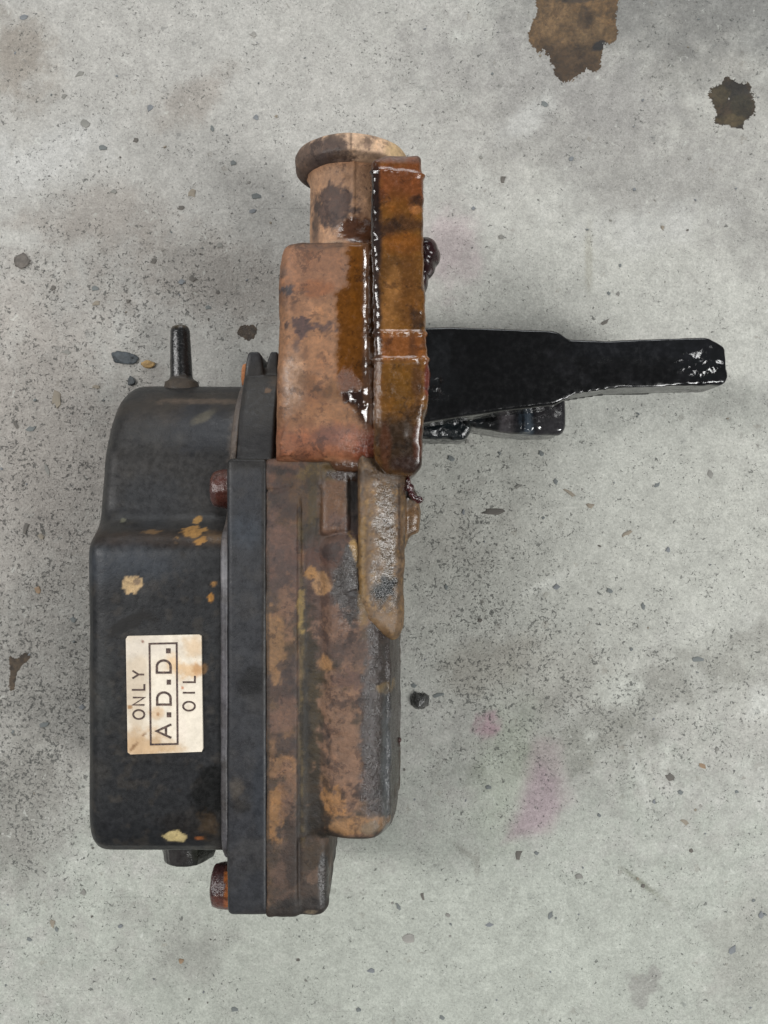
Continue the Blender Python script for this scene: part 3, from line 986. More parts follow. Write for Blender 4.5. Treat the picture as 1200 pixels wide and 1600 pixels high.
def gear_disp(P):
    px = 600 + P[:, 0] * H / (H - 310)
    py = 800 - P[:, 1] * H / (H - 310)
    d = np.zeros(len(P))
    # hairline where flange face meets groove, crack near the top
    d -= 2.0 * np.exp(-((py - 756 - 0.25 * (468 - px) + 3 * np.sin(px / 9.0)) / 2.2) ** 2) * (px < 462)
    d += 2.2 * (fbm(P, 16, 3, 77) - 0.5) * sstep(560, 600, px)
    d -= 2.5 * np.exp(-((px - 467.5) / 2.5) ** 2) * sstep(770, 800, py) * (1 - sstep(1390, 1420, py))
    d -= 3.0 * np.exp(-((px - 482) / 9.0) ** 2) * sstep(790, 860, py) * (1 - sstep(1290, 1330, py))
    d += 1.2 * (fbm(P, 8, 3, 78) - 0.5)
    return d


displace(gear, gear_disp)
me_ = gear.data             # round the lower right corner of the housing
co_ = np.empty(len(me_.vertices) * 3)
me_.vertices.foreach_get('co', co_)
co_ = co_.reshape(-1, 3) / U
ccx, ccy, ccr = WX(584, 300), WY(1270, 310), 30.0
dx_, dy_ = co_[:, 0] - ccx, co_[:, 1] - ccy
dd_ = np.hypot(dx_, dy_)
mk = (dx_ > 0) & (dy_ < 0) & (dd_ > ccr)
co_[mk, 0] = ccx + dx_[mk] * ccr / dd_[mk]
co_[mk, 1] = ccy + dy_[mk] * ccr / dd_[mk]
me_.vertices.foreach_set('co', (co_ * U).ravel())
me_.update()
paint(gear, C(106, 82, 62), (0.6, 0.45, 0.0), [
    # flange face
    ('b', 442, 745, 36, 34, C(112, 74, 58), .8, dict(soft=.32)),
    ('b', 442, 850, 30, 80, C(122, 88, 76), .8, dict(soft=.32)),
    ('e', 440, 900, 24, 50, C(92, 74, 70), .75, dict(soft=.32, n=1.3, ns=16)),
    ('e', 425, 1015, 22, 46, C(160, 118, 76), .8, dict(soft=.22, n=1.2, ns=20)),
    ('e', 448, 960, 14, 36, C(140, 102, 78), .7, dict(soft=.22, n=1.4, ns=16)),
    ('e', 440, 1120, 28, 30, C(134, 98, 82), .7, dict(soft=.32, n=1.3, ns=16)),
    ('e', 440, 1195, 26, 24, C(166, 120, 78), .7, dict(soft=.32, n=1.4, ns=16)),
    ('e', 430, 1270, 14, 40, C(164, 116, 64), .8, dict(soft=.22, n=1.4, ns=16)),
    ('e', 450, 1250, 16, 40, C(134, 98, 78), .6, dict(soft=.22, n=1.4, ns=16)),
    ('e', 452, 1060, 14, 26, C(84, 68, 66), .7, dict(soft=.22, n=1.4, ns=16)),
    ('e', 448, 1165, 16, 14, C(78, 64, 62), .7, dict(soft=.22, n=1.4, ns=16)),
    ('b', 418, 1060, 3, 320, C(70, 58, 44), .6, dict(soft=.32, n=.8)),
    # groove
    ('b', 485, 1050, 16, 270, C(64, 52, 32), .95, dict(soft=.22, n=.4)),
    ('b', 470, 1080, 4, 240, C(116, 98, 62), .7, dict(soft=.32, n=.8, ns=20)),
    ('e', 471, 868, 6, 12, C(176, 134, 70), .85, dict(soft=.22, n=1.3, ns=16)),
    ('e', 470, 950, 5, 34, C(166, 138, 74), .75, dict(soft=.22, n=1.3, ns=16)),
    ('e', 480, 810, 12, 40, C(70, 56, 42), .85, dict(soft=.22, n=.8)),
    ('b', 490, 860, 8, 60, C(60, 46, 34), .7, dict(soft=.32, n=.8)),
    ('e', 495, 1100, 16, 90, C(94, 78, 48), .5, dict(soft=.32, n=.8)),
    ('e', 490, 1265, 16, 30, C(62, 50, 36), .8, dict(soft=.32, n=.8)),
    ('b', 466, 1250, 3, 70, C(40, 40, 42), .7, dict(soft=.32, n=.8)),
    # pad
    ('b', 500, 770, 60, 40, C(104, 76, 50), .8, dict(soft=.22)),
    ('b', 522, 790, 24, 44, C(122, 82, 50), .9, dict(soft=.18, n=.4, surf=(.45, .4, .1))),
    ('e', 520, 826, 20, 8, C(150, 104, 58), .7, dict(soft=.22, n=.8)),
    ('b', 488, 770, 6, 60, C(88, 72, 36), .7, dict(soft=.22, n=.6)),
    ('e', 505, 738, 40, 14, C(118, 94, 46), .7, dict(soft=.22, n=.8)),
    ('b', 550, 795, 9, 60, C(44, 37, 33), .95, dict(soft=.22, n=.4)),
    ('e', 560, 742, 40, 10, C(70, 42, 26), .9, dict(soft=.22, n=.6, surf=(.2, .5, .7))),  # shadow under the box lip painted dark, with wet finish
    # body, upper stretch
    ('e', 525, 900, 46, 90, C(112, 82, 72), .8, dict(soft=.32)),
    ('e', 548, 905, 26, 70, C(58, 55, 54), .85, dict(soft=.22, n=.7, surf=(.35, .5, .2))),
    ('e', 502, 912, 17, 17, C(176, 132, 86), .9, dict(soft=.18, n=.8, ns=20)),
    ('e', 484, 898, 10, 9, C(172, 124, 66), .9, dict(soft=.18, n=.8, ns=16)),
    ('e', 556, 862, 7, 24, C(176, 142, 88), .9, dict(soft=.18, n=.9, ns=14, rot=-15)),
    ('e', 500, 870, 30, 14, C(104, 66, 52), .7, dict(soft=.32)),
    ('e', 530, 985, 40, 30, C(140, 104, 84), .8, dict(soft=.22, n=1.3, ns=16)),
    ('e', 568, 945, 7, 34, C(150, 118, 66), .6, dict(soft=.22, n=1., ns=14)),
    # body, long stretch
    ('b', 540, 1160, 34, 130, C(150, 112, 88), .85, dict(soft=.32, n=1.3, ns=16)),
    ('e', 540, 1020, 44, 30, C(104, 80, 72), .6, dict(soft=.22, n=1.4, ns=16)),
    ('e', 510, 1034, 12, 12, C(178, 130, 80), .9, dict(soft=.25, n=.6, ns=16)),
    ('e', 550, 1060, 26, 14, C(112, 82, 74), .7, dict(soft=.22, n=1.4, ns=16)),
    ('e', 600, 1110, 34, 200, C(70, 58, 56), .9, dict(soft=.18, n=.55, surf=(.30, .6, .25))),
    ('e', 588, 1215, 22, 50, C(62, 42, 40), .85, dict(soft=.22, n=.7, surf=(.22, .8, .6))),
    ('e', 606, 1190, 12, 90, C(78, 80, 82), .6, dict(soft=.32, n=.6, surf=(.25, .8, .4))),  # bluish gloss on the shoulder put into the colour, plus smoother finish
    ('e', 603, 1075, 14, 10, C(140, 112, 64), .8, dict(soft=.22, n=1.0, ns=14)),
    ('e', 520, 1255, 24, 18, C(176, 124, 68), .8, dict(soft=.22, n=1.3, ns=16)),
    ('e', 556, 1284, 46, 13, C(164, 120, 74), .85, dict(soft=.22, n=.8)),
    ('e', 580, 1288, 14, 12, C(120, 110, 92), .6, dict(soft=.22, n=.8)),
    ('e', 545, 1308, 80, 7, C(66, 52, 38), .8, dict(soft=.22, n=.5)),
    ('e', 620, 1240, 10, 60, C(66, 60, 50), .6, dict(soft=.32)),
    # foot lug
    ('b', 470, 1380, 50, 50, C(84, 68, 58), .85, dict(soft=.22)),
    ('e', 440, 1370, 22, 40, C(112, 84, 70), .7, dict(soft=.32, n=1.3, ns=16)),
    ('e', 492, 1340, 18, 20, C(80, 62, 42), .8, dict(soft=.22, n=1.3, ns=16)),
    ('e', 495, 1370, 16, 12, C(126, 98, 80), .7, dict(soft=.22, n=1.3, ns=16)),
    ('b', 475, 1422, 60, 16, C(56, 48, 44), .85, dict(soft=.32, n=.5)),
    ('e', 505, 1385, 7, 44, C(58, 56, 56), .8, dict(soft=.22, n=.5, surf=(.28, .6, .4))),
    ('e', 485, 1430, 13, 5, C(150, 132, 108), .85, dict(soft=.18, n=.7, ns=12)),
    # oily grime gathered along the steps; the last entry paints a highlight
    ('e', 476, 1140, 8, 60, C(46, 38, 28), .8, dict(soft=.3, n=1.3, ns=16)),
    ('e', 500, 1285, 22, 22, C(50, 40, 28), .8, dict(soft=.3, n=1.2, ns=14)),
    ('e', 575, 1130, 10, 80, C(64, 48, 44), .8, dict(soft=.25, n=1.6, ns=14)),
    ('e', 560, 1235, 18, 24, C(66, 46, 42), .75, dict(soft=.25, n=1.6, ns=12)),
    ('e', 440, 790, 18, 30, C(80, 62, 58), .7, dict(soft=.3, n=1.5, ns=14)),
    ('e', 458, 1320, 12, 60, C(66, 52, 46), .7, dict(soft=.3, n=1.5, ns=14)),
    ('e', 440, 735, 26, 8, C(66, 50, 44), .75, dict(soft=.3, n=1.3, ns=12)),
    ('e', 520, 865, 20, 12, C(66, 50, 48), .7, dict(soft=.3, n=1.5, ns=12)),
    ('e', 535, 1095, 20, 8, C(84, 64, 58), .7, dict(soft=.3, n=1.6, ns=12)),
    ('e', 603, 1180, 7, 110, C(92, 100, 108), .5, dict(soft=.5, n=.8, ns=14, surf=(.22, .5, .7))),  # bluish highlight streak painted along the right shoulder
], 310, mott=((42, .47, .66, C(90, 68, 62), .75), (26, .53, .7, C(156, 114, 76), .5), (14, .56, .7, C(56, 45, 40), .6), (20, .56, .68, C(74, 60, 40), .5)), contrast=.28, sat=0.9, gain=0.86)

# ---- boss on the right of the housing -----------------------------------
mb = MB()
zprism(mb, fillet([(558, 700), (636, 700), (634, 860), (632, 900), (632, 985), (622, 1006), (612, 1005), (570, 973), (560, 940)], 6, 4), 331, 150, 13, (-.31, 0))
zprism(mb, fillet([(615, 745), (640, 750), (654, 775), (658, 800), (656, 832), (640, 838), (632, 862), (615, 870)], 6, 4), 290, 120, 8)
boss = solid('spring_boss', mb, M_cast, act, 1.9, 3, 1.6, 22)
displace(boss, lambda P: 1.0 * (fbm(P, 5.0, 3, 70, .65) - 0.5))
paint(boss, C(122, 96, 70), (0.5, 0.35, 0.0), [
    ('b', 601, 830, 13, 78, C(96, 78, 58), .85, dict(soft=.6, n=1.0, ns=14, surf=(.11, .5, 1.))),
    ('e', 606, 900, 10, 30, C(80, 70, 56), .7, dict(soft=.5, n=1.0, ns=14, surf=(.16, .5, .7))),
    ('e', 598, 922, 17, 22, C(46, 52, 56), .92, dict(soft=.5, n=.9, ns=12, surf=(.2, .8, .5))),
    ('e', 600, 975, 30, 18, C(136, 108, 80), .8, dict(soft=.5)),
    ('b', 566, 880, 5, 70, C(150, 118, 70), .7, dict(soft=.5, n=1., ns=12)),
    ('b', 600, 742, 60, 11, C(80, 60, 42), .8, dict(soft=.5, n=.5)),
    ('e', 640, 765, 12, 11, C(60, 34, 30), .9, dict(soft=.4, n=.7, surf=(.12, .3, .5))),
    ('b', 645, 815, 16, 20, C(124, 92, 62), .8, dict(soft=.4, surf=(.3, .3, .3))),
    ('b', 624, 810, 2, 60, C(66, 46, 34), .8, dict(soft=.4, n=.3)),
], 325, mott=((14, .52, .68, C(100, 76, 52), .6), (7, .6, .68, C(56, 42, 32), .6), (5, .62, .68, C(170, 134, 84), .5)))

# ---- shaft housing: box and neck ----------------------------------------
mb = MB()
zprism(mb, fillet([(434, 408), (440, 378), (470, 373), (596, 373), (596, 722), (424, 718), (426, 620), (430, 560)], 24, 5, radii=[20, 22, 16, 4, 6, 5, 10, 30]), 350, 110, 20, (0, .09))
zprism(mb, fillet([(500, 690), (600, 690), (600, 740), (520, 737)], 8, 4), 322, 200, 10)
lathe(mb, [(-8, 66), (2, 58), (8, 54), (14, 52), (94, 52), (102, 56), (110, 63)], (-41, 316, 250), (0, 1, 0), 48)
for k_ in range(24):       # bead added to catch a highlight line where box meets mounting flange
    ya, yb = 382 + k_ * 13.6, 382 + (k_ + 1) * 13.6 + 3
    wob = random.uniform(-.2, .2)
    lathe(mb, [(0, 4.2), (abs(WY(ya, 345) - WY(yb, 345)), 4.2)], (WX(574.5 + wob, 345), WY(yb, 345), 350.5 - (yb - 382) * .07), (0, 1, .09), 16)
shaft = solid('shaft_housing', mb, M_cast, act, 2.2, 4, 1.6, 40)


def shaft_disp(P):
    px = 600 + P[:, 0] * H / (H - 330)
    py = 800 - P[:, 1] * H / (H - 330)
    pit = np.exp(-(((px - 558) / 18) ** 2 + ((py - 625) / 26) ** 2))
    d = -3.0 * pit + pit * 8 * (fbm(P, 7, 3, 91) - 0.5)
    d += 1.6 * np.exp(-((px - 551) / 2.0) ** 2) * (py < 330)
    d += 0.5 * (fbm(P, 12, 2, 92) - 0.5) * np.exp(-((px - 575) / 9) ** 2)
    d += 1.4 * (fbm(P, 7, 3, 93) - 0.5) * (1 - np.exp(-((px - 575) / 7) ** 2))
    return d


displace(shaft, shaft_disp)
paint(shaft, C(160, 118, 90), (0.62, 0.4, 0), [
    # neck
    ('b', 530, 305, 70, 66, C(186, 148, 122), .95, dict(soft=.15, n=.1)),
    ('e', 517, 302, 27, 30, C(92, 74, 71), .9, dict(soft=.25, n=1.3, ns=13, rot=-30)),
    ('e', 525, 330, 12, 8, C(92, 74, 71), .8, dict(soft=.3, n=.8, ns=14)),
    ('e', 487, 330, 8, 40, C(84, 70, 66), .8, dict(soft=.5, n=.7)),
    ('e', 558, 347, 28, 27, C(98, 60, 42), .92, dict(soft=.25, n=.6, ns=18, surf=(.12, .18, .5))),
    ('e', 515, 366, 16, 7, C(160, 140, 124), .7, dict(soft=.4, n=.7, surf=(.35, .5, .2))),
    ('b', 520, 375, 80, 5, C(74, 60, 54), .7, dict(soft=.5, n=.5)),
    # box
    ('e', 500, 386, 40, 9, C(90, 68, 54), .75, dict(soft=.5, n=.8)),
    ('e', 455, 420, 30, 34, C(160, 118, 94), .8, dict(soft=.5)),
    ('e', 510, 430, 40, 40, C(138, 100, 80), .7, dict(soft=.5)),
    ('b', 566, 440, 20, 62, AMB, .95, dict(soft=.25, n=.5, surf=(.14, .07, .0))),
    ('b', 556, 530, 30, 90, AMB, .95, dict(soft=.22, n=.4, surf=(.14, .07, .0))),
    ('e', 500, 455, 20, 12, C(150, 94, 62), .6, dict(soft=.4, n=1.)),
    ('e', 455, 458, 13, 10, C(84, 76, 80), .9, dict(soft=.22, n=1.7, ns=10)),
    ('e', 443, 432, 9, 9, C(104, 84, 76), .7, dict(soft=.4, n=1., ns=14)),
    ('e', 472, 514, 13, 14, C(84, 66, 68), .9, dict(soft=.22, n=1.7, ns=10)),
    ('e', 506, 513, 13, 6, C(92, 72, 70), .85, dict(soft=.22, n=1.6, ns=9)),
    ('e', 462, 538, 6, 10, C(92, 72, 70), .75, dict(soft=.22, n=1.6, ns=9)),
    ('e', 448, 511, 3, 5, C(70, 54, 54), .8, {}),
    ('e', 458, 605, 17, 46, C(172, 146, 128), .6, dict(soft=.5, n=.5, surf=(.34, .35, .1))),  # sheen of the left shoulder painted paler, plus smoother finish
    ('e', 482, 595, 14, 16, C(110, 76, 52), .7, dict(soft=.5, n=.8)),
    ('e', 525, 610, 22, 18, C(116, 80, 48), .6, dict(soft=.5, n=.8)),
    ('e', 545, 598, 14, 20, C(112, 68, 50), .7, dict(soft=.4, n=.8, surf=(.4, .9, .3))),
    ('e', 562, 628, 18, 28, C(52, 28, 22), .95, dict(soft=.35, n=.8, ns=14, rot=-35, surf=(.08, .1, .6))),
    ('b', 575, 520, 8, 150, C(112, 80, 60), .9, dict(soft=.3, n=.1, surf=(.08, .12, 1.))),
    ('e', 490, 645, 60, 14, C(150, 108, 78), .6, dict(soft=.5)),
    ('b', 500, 695, 90, 26, C(146, 90, 66), .8, dict(soft=.5, n=.5)),
    ('e', 520, 680, 24, 14, C(112, 80, 74), .7, dict(soft=.5, n=.9)),
    ('e', 565, 690, 34, 18, C(150, 96, 74), .7, dict(soft=.5, n=.9, surf=(.3, .9, .4))),
    ('e', 590, 705, 26, 26, C(126, 60, 38), .85, dict(soft=.4, n=.6, surf=(.3, .5, .5))),
    ('b', 560, 730, 60, 10, C(76, 48, 32), .85, dict(soft=.5, n=.4, surf=(.2, .5, .7))),  # shadowed lip of the box darkened in the colour, wet finish
], 335, mott=((36, .48, .68, C(126, 84, 60), .7), (22, .54, .7, C(164, 126, 102), .45), (12, .6, .72, C(96, 66, 52), .5)), contrast=.2, sat=1.1, gain=.95)

# ---- end plug at the top -------------------------------------------------
mb = MB()
lathe(mb, [(-6, 58), (-2, 66), (3, 70), (17, 71), (23, 68), (27, 60)], (-41, 424, 250), (0, 1, 0), 64)
plug = solid('shaft_plug', mb, M_cast, act, 1.8, 2, 1.0, 24)
paint(plug, C(198, 164, 136), (0.68, 0.4, 0), [
    ('e', 485, 260, 66, 56, C(108, 86, 77), .9, dict(soft=.15, n=.5, ns=14)),
    ('e', 520, 225, 22, 14, C(96, 76, 68), .85, dict(soft=.3, n=.8, ns=16)),
    ('e', 512, 238, 22, 6, C(82, 74, 74), .7, dict(soft=.4, n=.7, surf=(.35, .6, .1))),
    ('e', 500, 245, 20, 12, C(92, 74, 70), .7, dict(soft=.5, n=.9)),
    ('b', 548, 222, 1.5, 16, C(92, 72, 58), .7, dict(soft=.6, n=.3)),
    ('e', 620, 222, 16, 20, C(194, 164, 116), .7, dict(soft=.5)),
    ('b', 580, 238, 50, 4, C(112, 86, 66), .7, dict(soft=.6, n=.8, ns=14)),
], 320, mott=((18, .55, .7, C(160, 128, 96), .6), (9, .6, .72, C(120, 96, 76), .5)), contrast=.35)

# ---- oil-soaked mounting flange -----------------------------------------
mb = MB()
mf = fillet([(580, 250), (600, 241), (656, 240), (661, 300), (663, 420), (665, 500), (667, 560), (672, 588), (671, 630), (662, 652), (660, 728), (648, 742), (604, 741), (583, 716), (584, 600), (585, 500), (580, 380)], 6, 3)
zprism(mb, mf, 366, 130, 7)
mount = solid('mounting_flange', mb, M_cast, act, 1.9, 2, 1.4, 26)


def mount_disp(P):
    px = 600 + P[:, 0] * H / (H - 366)
    py = 800 - P[:, 1] * H / (H - 366)
    e = sstep(648, 664, px)
    e2 = np.exp(-((px - 584) / 6.0) ** 2)
    return e2 * 3.0 * (fbm(P, 7, 2, 99) - 0.5) + e * 4.0 * (fbm(P, 14, 3, 95) - 0.5) + 5.0 * np.exp(-((py - 561) / 3.2) ** 2) * (fbm(P, 5, 2, 96)) + 4.6 * np.exp(-((py - 520) / 3.2) ** 2) * (fbm(P, 5, 2, 97)) + 4.5 * np.exp(-((py - 266 - (px - 590) * .1) / 3.2) ** 2) * (fbm(P, 6, 2, 98))


displace(mount, mount_disp)
me_ = mount.data            # the lower end of the flange slopes away
co_ = np.empty(len(me_.vertices) * 3)
me_.vertices.foreach_get('co', co_)
co_ = co_.reshape(-1, 3)
yy_ = 800 - co_[:, 1] / U * H / (H - 366)
co_[:, 2] -= (np.clip(yy_ - 652, 0, 200) * .16 * sstep(250, 360, co_[:, 2] / U)) * U
me_.vertices.foreach_set('co', co_.ravel())
me_.update()
paint(mount, C(122, 82, 40), (0.24, 0.22, 0.7), [
    ('b', 628, 520, 44, 5, C(150, 104, 72), .7, dict(soft=.4, n=.3, surf=(.08, .3, 1.))),  # highlight along the wet ridge painted as a paler stripe
    ('b', 628, 561, 44, 5, C(150, 104, 72), .7, dict(soft=.4, n=.3, surf=(.08, .3, 1.))),  # painted highlight of the second ridge
    ('b', 622, 246, 50, 8, C(112, 90, 84), .8, dict(soft=.4, n=.4, surf=(.5, .5, .2))),
    ('b', 625, 285, 50, 32, C(128, 74, 46), .85, dict(soft=.5)),
    ('e', 622, 320, 26, 24, C(116, 72, 32), .7, dict(soft=.5)),
    ('e', 650, 312, 12, 10, C(66, 40, 24), .85, dict(soft=.4, n=.9, ns=14)),
    ('e', 650, 328, 12, 7, C(160, 110, 76), .6, dict(soft=.4, n=.9, ns=12)),
    ('e', 630, 352, 34, 14, C(72, 46, 28), .8, dict(soft=.5, n=.8)),
    ('e', 605, 362, 14, 12, C(62, 38, 24), .8, dict(soft=.5, n=.8)),
    ('e', 632, 380, 30, 14, C(130, 78, 36), .7, dict(soft=.5)),
    ('e', 615, 450, 12, 30, C(156, 112, 72), .65, dict(soft=.5, n=.6)),
    ('e', 606, 490, 14, 30, C(150, 106, 66), .65, dict(soft=.5, n=.7)),
    ('e', 640, 460, 20, 50, C(104, 66, 34), .6, dict(soft=.5)),
    ('e', 652, 500, 10, 14, C(70, 46, 28), .8, dict(soft=.4, n=.9, ns=14)),
    ('b', 628, 540, 40, 18, C(138, 84, 50), .8, dict(soft=.4, n=.3)),
    ('e', 644, 540, 7, 20, C(90, 56, 34), .7, dict(soft=.5)),
    ('e', 622, 600, 26, 36, C(112, 76, 30), .8, dict(soft=.5)),
    ('e', 652, 600, 8, 40, C(78, 48, 28), .7, dict(soft=.5, n=.8, ns=14)),
    ('e', 668, 595, 5, 30, C(118, 56, 56), .8, dict(soft=.4, n=.5)),
    ('b', 630, 700, 44, 44, C(58, 43, 30), .92, dict(soft=.4, n=.6, surf=(.26, .1, .08))),  # darker reflection of the slanting lower end put into the colour
    ('e', 640, 725, 24, 14, C(60, 38, 32), .8, dict(soft=.4)),
    ('e', 655, 690, 8, 20, C(96, 52, 34), .7, dict(soft=.4, n=.8)),
    ('e', 602, 700, 8, 36, C(96, 56, 38), .6, dict(soft=.4, n=.6)),
    ('b', 584, 330, 9, 80, C(44, 32, 32), .92, dict(soft=.4, n=.5, surf=(.1, .12, .3))),
    ('b', 586, 470, 9, 110, C(58, 46, 44), .9, dict(soft=.4, n=.6, surf=(.1, .12, .3))),
    ('b', 588, 610, 7, 50, C(128, 100, 84), .7, dict(soft=.4, n=.4, surf=(.15, .6, .9))),
], 366, mott=((30, .5, .68, C(90, 60, 30), .6), (14, .57, .7, C(136, 96, 56), .4)), contrast=.25, sat=1.15)

# ---- lumps of old sealant and oil ----------------------------------------


def lump(name, spec, colr, surf, seed):
    mb_ = MB()
    for x, y, z, r, sx, sy, sz in spec:
        bm = bmesh.new()
        bmesh.ops.create_icosphere(bm, subdivisions=3, radius=r)
        X, Y = WX(x, z), WY(y, z)
        mb_.add([(v.co.x * sx + X, v.co.y * sy + Y, v.co.z * sz + z) for v in bm.verts], [tuple(v.index for v in f.verts) for f in bm.faces])
        bm.free()
    o = solid(name, mb_, M_oily, act, 1.3, 4, .6, 9)
    paint(o, colr, surf, [], 300, mott=((9, .52, .68, C(92, 40, 48), .5),))
    return o


lump('sealant_lump', [(664, 394, 325, 15, 1.05, 1.0, 2), (668, 402, 325, 14, 1.1, 1.0, 2), (664, 412, 325, 13, 1.0, 1.4, 2), (660, 432, 325, 9, .8, 2.4, 2), (658, 460, 330, 7, .7, 3.4, 2)], C(44, 16, 20), (.22, .15, .05), 1)
lump('sealant_lump', [(640, 762, 300, 5, 1.2, 1, 1), (643, 772, 302, 4, 1, 1, 1), (649, 778, 302, 4, 1.2, 1, 1), (655, 781, 300, 5, 1, 1, 1), (637, 752, 302, 4, 1, 1.4, 1)], C(60, 22, 22), (.1, .4, 1.), 2)
lump('oil_crumb', [(624, 1156, 240, 3.0, 1, 1.2, 1), (623, 1165, 240, 2.4, 1, 1.2, 1), (625, 1174, 240, 1.8, 1, 1, 1)], C(60, 42, 30), (.4, .8, .2), 3)

# ---- label plate ----------------------------------------------------------
zl = 302.6
CK = 0.95
corner = [(196.5, 994), (314.5, 991.5), (317, 1174.5), (199.5, 1179)]
lp = fillet(corner, 5, 4)
mb = MB()
pts = [(WX(x, zl), WY(y, zl)) for x, y in lp]
n_ = len(pts)
V, F = [], []
# fine grid inside the rounded outline so that stains can follow it
c0 = [np.array([WX(x, zl), WY(y, zl)]) for x, y in corner]
GU, GV = 60, 90
for j in range(GV + 1):
    for i in range(GU + 1):
        u, v = i / GU, j / GV
        # pull in the four corners to round them
        cu, cv = abs(u - .5) * 2, abs(v - .5) * 2
        p = (1 - u) * (1 - v) * c0[0] + u * (1 - v) * c0[1] + u * v * c0[2] + (1 - u) * v * c0[3]
        ctr = (c0[0] + c0[1] + c0[2] + c0[3]) / 4
        dd = np.abs(p - ctr)
        hw = (np.abs(c0[1] - c0[0])[0] / 2, np.abs(c0[3] - c0[0])[1] / 2)
        rc = 4.0
        ex, ey = dd[0] - (hw[0] - rc), dd[1] - (hw[1] - rc)
        if ex > 0 and ey > 0:
            L = math.hypot(ex, ey)
            if L > rc:
                k = rc / L
                p = p - np.sign(p - ctr) * np.array([ex * (1 - k), ey * (1 - k)])
        V.append((p[0], p[1], zl))
top_n = len(V)
V += [(x, y, z - 5) for x, y, z in V]
W_ = GU + 1
for j in range(GV):
    for i in range(GU):
        a = j * W_ + i
        F.append((a, a + W_, a + W_ + 1, a + 1))
        F.append(tuple(top_n + q for q in (a, a + 1, a + W_ + 1, a + W_)))
for i in range(GU):
    F.append((i, i + 1, top_n + i + 1, top_n + i))
    a = GV * W_ + i
    F.append((a + 1, a, top_n + a, top_n + a + 1))
for j in range(GV):
    a = j * W_
    F.append((a + W_, a, top_n + a, top_n + a + W_))
    a = j * W_ + GU
    F.append((a, a + W_, top_n + a + W_, top_n + a))
mb.add(V, F)
plate = link('label_plate', mb.mesh('label_plate'), M_label, act)
plate['label'] = 'white label plate reading ONLY A.D.D. OIL'
paint(plate, C(224, 214, 197), (0.42, 0.15, 0), [
    ('e', 212, 1085, 20, 110, C(196, 180, 158), .8, dict(soft=.6, n=.8, ns=24)),
    ('e', 240, 1010, 60, 16, C(206, 196, 182), .7, dict(soft=.5, n=.9, ns=20)),
    ('e', 225, 1165, 40, 22, C(186, 154, 116), .85, dict(soft=.5, n=.8, ns=20)),
    ('e', 262, 1170, 26, 10, C(196, 166, 128), .7, dict(soft=.5, n=.8, ns=16)),
    ('e', 305, 1010, 16, 18, C(206, 176, 138), .7, dict(soft=.5, n=.8, ns=16)),
    ('e', 300, 1048, 22, 12, C(206, 168, 120), .75, dict(soft=.5, n=.9, ns=12)),
    ('e', 268, 1035, 12, 16, C(222, 186, 140), .7, dict(soft=.5, n=.7, ns=14)),
    ('e', 310, 1046, 8, 8, C(178, 132, 84), .7, dict(soft=.6, n=1.3, ns=9)),
    ('e', 245, 1115, 9, 8, C(200, 168, 130), .7, dict(soft=.5, n=.8, ns=12)),
    ('e', 285, 1130, 10, 30, C(226, 214, 200), .5, dict(soft=.6)),
    ('e', 203, 1105, 3, 3, C(150, 112, 72), .9, {}), ('e', 247, 1116, 2.5, 2.5, C(160, 120, 84), .9, {}),
    ('e', 223, 1002, 2.5, 2.5, C(140, 104, 88), .9, {}), ('e', 285, 1075, 2.5, 2.5, C(190, 130, 96), .9, {}),
    ('e', 208, 1168, 8, 3, C(120, 88, 56), .8, dict(rot=-50, n=1., ns=8)), ('e', 225, 1148, 5, 2, C(130, 96, 66), .8, dict(rot=-30)),
], zl, mott=((14, .55, .72, C(206, 192, 172), .5),))


def strokes(name, lines, w, parent, z=zl + 0.45, closed=()):
    """flat printed strokes, each a thin raised ribbon"""
    mb_ = MB()
    for li, ln in enumerate(lines):
        P = [np.array((WX(x, z), WY(y, z))) for x, y in ln]
        loop = np.linalg.norm(P[0] - P[-1]) < 0.01
        if loop:
            P = P[:-1]
        n = len(P)
        Lf, Rt = [], []
        for i in range(n):
            a = P[i - 1] if (i > 0 or loop) else P[i]
            c = P[(i + 1) % n] if (i < n - 1 or loop) else P[i]
            t1 = P[i] - a
            t2 = c - P[i]
            t1 = t1 / (np.linalg.norm(t1) + 1e-9) if np.linalg.norm(t1) > 1e-9 else t2 / np.linalg.norm(t2)
            t2 = t2 / (np.linalg.norm(t2) + 1e-9) if np.linalg.norm(t2) > 1e-9 else t1
            nn = np.array([-(t1 + t2)[1], (t1 + t2)[0]])
            nn /= np.linalg.norm(nn) + 1e-9
            k = 1 / max(0.5, abs(nn @ np.array([-t1[1], t1[0]])))
            Lf.append(P[i] + nn * w / 2 * k)
            Rt.append(P[i] - nn * w / 2 * k)
        dz = li * 0.02
        V, F = [], []
        for i in range(n):
            for q, zz in ((Lf[i], z + dz), (Rt[i], z + dz), (Rt[i], zl - 1), (Lf[i], zl - 1)):
                V.append((q[0], q[1], zz))
        for i in range(n if loop else n - 1):
            a, c = i * 4, ((i + 1) % n) * 4
            for k in range(4):
                F.append((a + k, a + (k + 1) % 4, c + (k + 1) % 4, c + k))
        if not loop:
            F.append((0, 1, 2, 3))
            F.append(((n - 1) * 4, (n - 1) * 4 + 3, (n - 1) * 4 + 2, (n - 1) * 4 + 1))
        mb_.add(V, F)
    return link(name, mb_.mesh(name), M_ink, parent)


